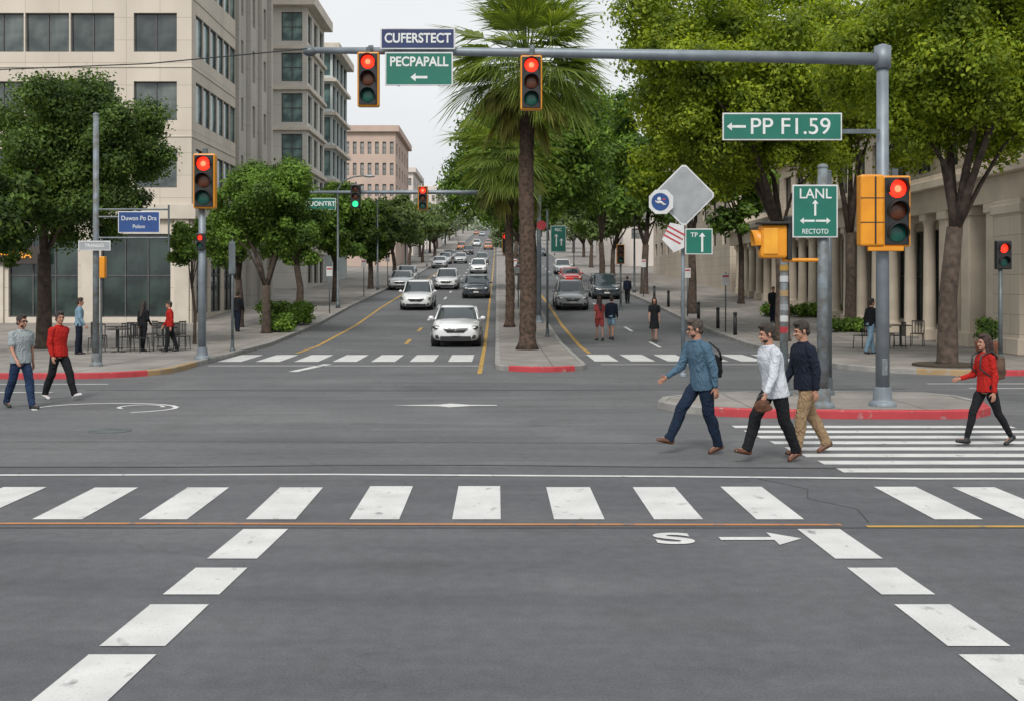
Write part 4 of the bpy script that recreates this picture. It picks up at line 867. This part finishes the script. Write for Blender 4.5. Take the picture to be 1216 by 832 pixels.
def hedge(label,x,y,sx,sy,h,n): 
    e=thing('hedge',label,'hedge',(x,y,gz(y)+.13)); C=[(rng.uniform(-sx,sx),rng.uniform(-sy,sy),rng.uniform(.2,h)) for _ in range(60)]; part(e,'foliage',leafmesh('hedge',C,[.3]*60,n,.08,L_mid),None)
hedge('low clipped green hedge beside the tree',bx(340,55),55,1.1,.8,.9,7000); hedge('low clipped green hedge in a planting bed',bx(330,50),50,.6,.5,.6,3000)
hedge('low green planting along the colonnade',bx(960,60),60,2.2,.8,.5,5000); hedge('low green planting by the kerb',bx(1010,50),50,1.0,.6,.4,3000)
single('tree_planter','shallow soil bed under a tree','planter',tube([(0,0,0),(0,0,.06)],[.9,.9],20),pm('soil',(.06,.045,.03),None,5,.9),(bx(1125,31.6),31.6,.131))
bp=thing('bollard','short dark metal bollard at the kerb','bollard',(9.7,48,gz(48)+.13),0,'bollards along the kerb'); part(bp,'post',tube([(0,0,0),(0,0,.85)],[.08,.07],12),M_dark,True); part(bp,'cap',ellip((0,0,.87),(.09,.09,.07)),M_dark,True)
for y in (52,57,62,67,73): clone(bp,(9.75,y,gz(y)+.13))
t=thing('utility_cabinet','small amber utility box on a thin stand','utility box',(bx(120,33),33,.13)); part(t,'cabinet',bb(-.13,.13,-.1,.1,2.35,2.95),M_yelbox,bev=.02); part(t,'stand',tube([(0,0,0),(0,0,2.35)],[.03,.03],8),M_poled)
# ---------------------------------------------------------------- cars
def carpaint(n,c): return pm('car_paint_'+n,c,tuple(x*.93 for x in c),1,.28,0,0,coat=1)
cw=carpaint('white',(.76,.77,.78)); cs=carpaint('silver',(.42,.44,.46)); cd=carpaint('dark_blue',(.03,.045,.06)); cb=carpaint('black',(.02,.022,.025)); cr=carpaint('red',(.42,.02,.015)); co=carpaint('orange',(.50,.15,.03)); cg=carpaint('grey',(.15,.16,.17))
def rr(hx,y0,y1,z,n=32,p=4.5):
    cy=(y0+y1)/2; hy=(y1-y0)/2; out=[]
    for k in range(n):
        a=2*PI*k/n; c=math.cos(a); s=math.sin(a); out.append((hx*math.copysign(abs(c)**(2/p),c),cy+hy*math.copysign(abs(s)**(2/p),s),z))
    return out
def loops(R,cap0=False,cap1=True):
    n=len(R[0]); V=[p for r in R for p in r]; Fc=[(i*n+k,i*n+(k+1)%n,(i+1)*n+(k+1)%n,(i+1)*n+k) for i in range(len(R)-1) for k in range(n)]
    if cap1: Fc.append(tuple((len(R)-1)*n+k for k in range(n)))
    if cap0: Fc.append(tuple(range(n))[::-1])
    return V,Fc
def car(label,x,y,paintm,rz=0,suv=False):
    e=thing('car',label,'car',(x,y,gz(y)),rz,'cars driving on the avenue')
    st=[(-2.30,.52,.34,.58,.62),(-2.26,.68,.25,.67,.72),(-2.14,.80,.20,.74,.80),(-1.95,.865,.18,.79,.86),(-1.5,.90,.18,.85,.93),(-1.0,.91,.17,.90,.995),(-.6,.915,.17,.92,1.0),(0,.92,.17,.935,1.0),(.9,.92,.17,.955,1.01),(1.5,.905,.18,.975,1.05),(1.95,.87,.22,.97,1.05),(2.15,.80,.27,.92,1.0),(2.25,.68,.33,.8,.88)]
    V=[];n=0
    for (yy_,w,zb,zs,zt) in st:
        half=[(0,zb),(w*.80,zb),(w*.95,zb+.06),(w,zb+.22),(w*1.0,(zb+zs)/2+.06),(w*.975,zs-.06),(w*.90,zs+.01),(w*.62,zt-.015),(w*.3,zt),(0,zt+.005)]
        pts=half+[(-a,b) for a,b in half[-2:0:-1]]; n=len(pts); V+=[(a,yy_,b) for a,b in pts]
    Fc=[(i*n+k,(i+1)*n+k,(i+1)*n+(k+1)%n,i*n+(k+1)%n) for i in range(len(st)-1) for k in range(n)]+[tuple(range(n)),tuple((len(st)-1)*n+k for k in range(n))[::-1]]
    o=part(e,'body',(V,Fc),paintm,True); s=o.modifiers.new('s','SUBSURF'); s.levels=s.render_levels=1
    rt=1.46 if not suv else 1.6
    yb=1.75 if not suv else 2.12
    R=[rr(.83,-1.02,yb,.93),rr(.78,-.72,yb-.14,1.12),rr(.70,-.38,yb-.38,rt-.10),rr(.66,-.26,yb-.46,rt-.06)]
    part(e,'windows',loops(R,cap1=False),M_cglass,True)
    R2=[rr(.675,-.30,yb-.42,rt-.075),rr(.665,-.26,yb-.46,rt-.045),rr(.62,-.16,yb-.56,rt-.015),rr(.50,.0,yb-.75,rt),rr(.3,.2,yb-1.0,rt+.005)]
    part(e,'roof',loops(R2),paintm,True)
    for s_ in(1,-1):
        for P_,r_ in (([(s_*.80,-.93,.96),(s_*.745,-.60,1.15),(s_*.665,-.27,rt-.07)],[.035,.03,.03]),([(s_*.83,.42,.95),(s_*.70,.42,rt-.07)],[.028,.028]),([(s_*.78,yb-.12,.98),(s_*.64,yb-.50,rt-.08)],[.06,.045])): part(e,'pillar',tube(P_,r_,8),paintm,True)
    part(e,'grille',([(-.30,-2.325,.50),(.30,-2.325,.50),(.46,-2.325,.66),(-.46,-2.325,.66),(-.30,-2.1,.50),(.30,-2.1,.50),(.46,-2.1,.66),(-.46,-2.1,.66)],[(0,1,2,3),(4,7,6,5),(0,4,5,1),(1,5,6,2),(2,6,7,3),(3,7,4,0)]),M_trimb,bev=.01)
    part(e,'emblem',tube([(0,-2.33,.61),(0,-2.345,.61)],[.055,.055],16),M_rim)
    part(e,'grille_bar',bb(-.42,.42,-2.335,-2.326,.60,.625),M_rim)
    part(e,'lower_intake',bb(-.56,.56,-2.312,-2.1,.24,.38),M_trimb,bev=.02)
    part(e,'front_number_plate',bb(-.17,.17,-2.345,-2.325,.38,.48),M_swhite,bev=.005)
    part(e,'rear_number_plate',bb(-.17,.17,2.26,2.285,.62,.72),M_swhite,bev=.005)
    part(e,'wiper',tube([(-.5,-.99,1.0),(.1,-.93,1.04)],[.012,.01],6),M_trimb)
    for s_ in(1,-1):
        R3=Matrix.Rotation(-.55*s_,3,'Z')@Matrix.Rotation(-.16*s_,3,'Y')
        part(e,'fog_lamp_recess',bb(s_*.66-.08,s_*.66+.08,-2.255,-2.1,.28,.42),M_trimb,bev=.02)
        part(e,'headlight_surround',ellip((s_*.655,-2.150,.675),(.215,.105,.078),R3),M_trimb,True)
        part(e,'headlight',ellip((s_*.650,-2.165,.678),(.18,.105,.055),R3),M_hl,True)
        part(e,'tail_light',ellip((s_*.70,2.10,.86),(.17,.12,.08),Matrix.Rotation(.4*s_,3,'Z')),M_tl,True)
        part(e,'wing_mirror',fuse([ellip((s_*.98,-.62,1.0),(.11,.06,.075)),capsule((s_*.84,-.60,.95),(s_*.95,-.62,.97),.025,.025)],.015,2,mat=paintm,name='wing_mirror'),None)
        for yw in(-1.38,1.32):
            t_=addobj('wheel',mesh('wheel',tube([(s_*.70,yw,.325),(s_*.905,yw,.325)],[.20,.20],24),M_trimb),e)
            addobj('tyre',mesh('tyre',tube([(s_*.69,yw,.325),(s_*.70,yw,.325),(s_*.73,yw,.325),(s_*.90,yw,.325),(s_*.925,yw,.325),(s_*.926,yw,.325)],[.2,.31,.33,.33,.31,.21],28),M_tyre,True),t_)
            sp=[tube([(s_*.91,yw,.325),(s_*.935,yw,.325)],[.06,.05],12)]
            for k in range(5):
                a=2*PI*k/5; sp.append(tube([(s_*.93,yw,.325),(s_*.93,yw+.2*math.cos(a),.325+.2*math.sin(a))],[.03,.024],6))
            addobj('rim',mesh('rim',merge(sp),M_rim),t_)
            part(e,'wheel_arch',tube([(s_*.60,yw,.335),(s_*.917,yw,.335)],[.385,.385],28),M_trimb)
    return e
c0=car('white saloon car waiting at the junction',bx(543,45),43.0+2.3,cw)
c1=car('white estate car driving down the avenue',bx(497,68),68,cw,suv=True)
PN='car_paint_white'
def put(src,x,y,p,lab,rz=0,s=1):
    sl=math.atan2(gz(y+2)-gz(y-2),4); n=clone(src,(x,y,gz(y)+.02),rz,s,{PN:p} if p is not cw else None,lab,rx=sl if rz==0 else -sl); return n
put(c0,bx(566,80),80,cd,'dark blue saloon car driving down the avenue')
put(c1,bx(531,93),93,cw,'white car with amber lights driving down the avenue'); put(c1,bx(483,103),103,cs,'silver car driving down the avenue'); put(c0,-7.4,92,cs,'silver saloon car parked at the kerb')
n_=put(c1,bx(677,68),68,cs,'silver estate car with a red light on its roof'); part(n_,'roof_light',bb(-.22,.22,.25,.4,1.6,1.72),M_tl,bev=.03)
put(c1,bx(717,79),79,cd,'dark blue estate car in the outer lane'); put(c0,6.3,101,cr,'red saloon car in the outer lane')
cols=[(cd,'dark blue'),(cs,'silver'),(cg,'grey'),(cb,'black'),(cw,'white'),(co,'orange'),(cs,'silver'),(cw,'white')]
y=116
while y<430:
    for X in (-7.3,-4.9,-1.9,4.2,7.4):
        if random.random()<(.32 if X<0 else .2)*(1 if y<220 else .7):
            p,nm=random.choice(cols); put(random.choice([c0,c1]),X+random.uniform(-.3,.3),y+random.uniform(-4,5),p,nm+' car on the uphill avenue')
    y+=16 if y<200 else 30
c1.rotation_euler[0]=math.atan2(gz(70)-gz(66),4)
# ---------------------------------------------------------------- world, sun, camera
w=bpy.data.worlds.new('World'); scene.world=w; w.use_nodes=True; nt=w.node_tree; bg=nt.nodes['Background']
sk=nt.nodes.new('ShaderNodeTexSky'); sk.sky_type='NISHITA'; sk.sun_disc=False; EL,AZ=math.radians(46),math.radians(192)
sk.sun_elevation=EL; sk.sun_rotation=AZ; sk.dust_density=5
hs=nt.nodes.new('ShaderNodeHueSaturation'); hs.inputs['Saturation'].default_value=.15
nt.links.new(sk.outputs[0],hs.inputs['Color'])
gtc=nt.nodes.new('ShaderNodeTexCoord').outputs['Generated']
cl=ramp(nt,noise(nt,gtc,1.6,4,(1,1,2.5)),.35,.7,(5.9,6.15,6.35),(6.9,7.08,7.2))
nt.links.new(mixn(nt,hs.outputs[0],cl,.86),bg.inputs['Color']); bg.inputs['Strength'].default_value=.135
sun=bpy.data.lights.new('sun','SUN'); sun.energy=2.4; sun.angle=math.radians(18); sun.color=(1,.96,.90)
so=bpy.data.objects.new('sun',sun); col.objects.link(so)
d=-Vector((math.sin(AZ)*math.cos(EL),math.cos(AZ)*math.cos(EL),math.sin(EL))); so.rotation_euler=d.to_track_quat('-Z','Y').to_euler()
cam=bpy.data.cameras.new('camera'); cam.sensor_width=36; cam.lens=36*F/1216; cam.shift_x=18/1216; cam.shift_y=-78/1216; cam.clip_end=6000; cam.clip_start=.1
c=bpy.data.objects.new('camera',cam); col.objects.link(c); c.location=(0,0,EYE); c.rotation_euler=(PI/2,0,0); scene.camera=c
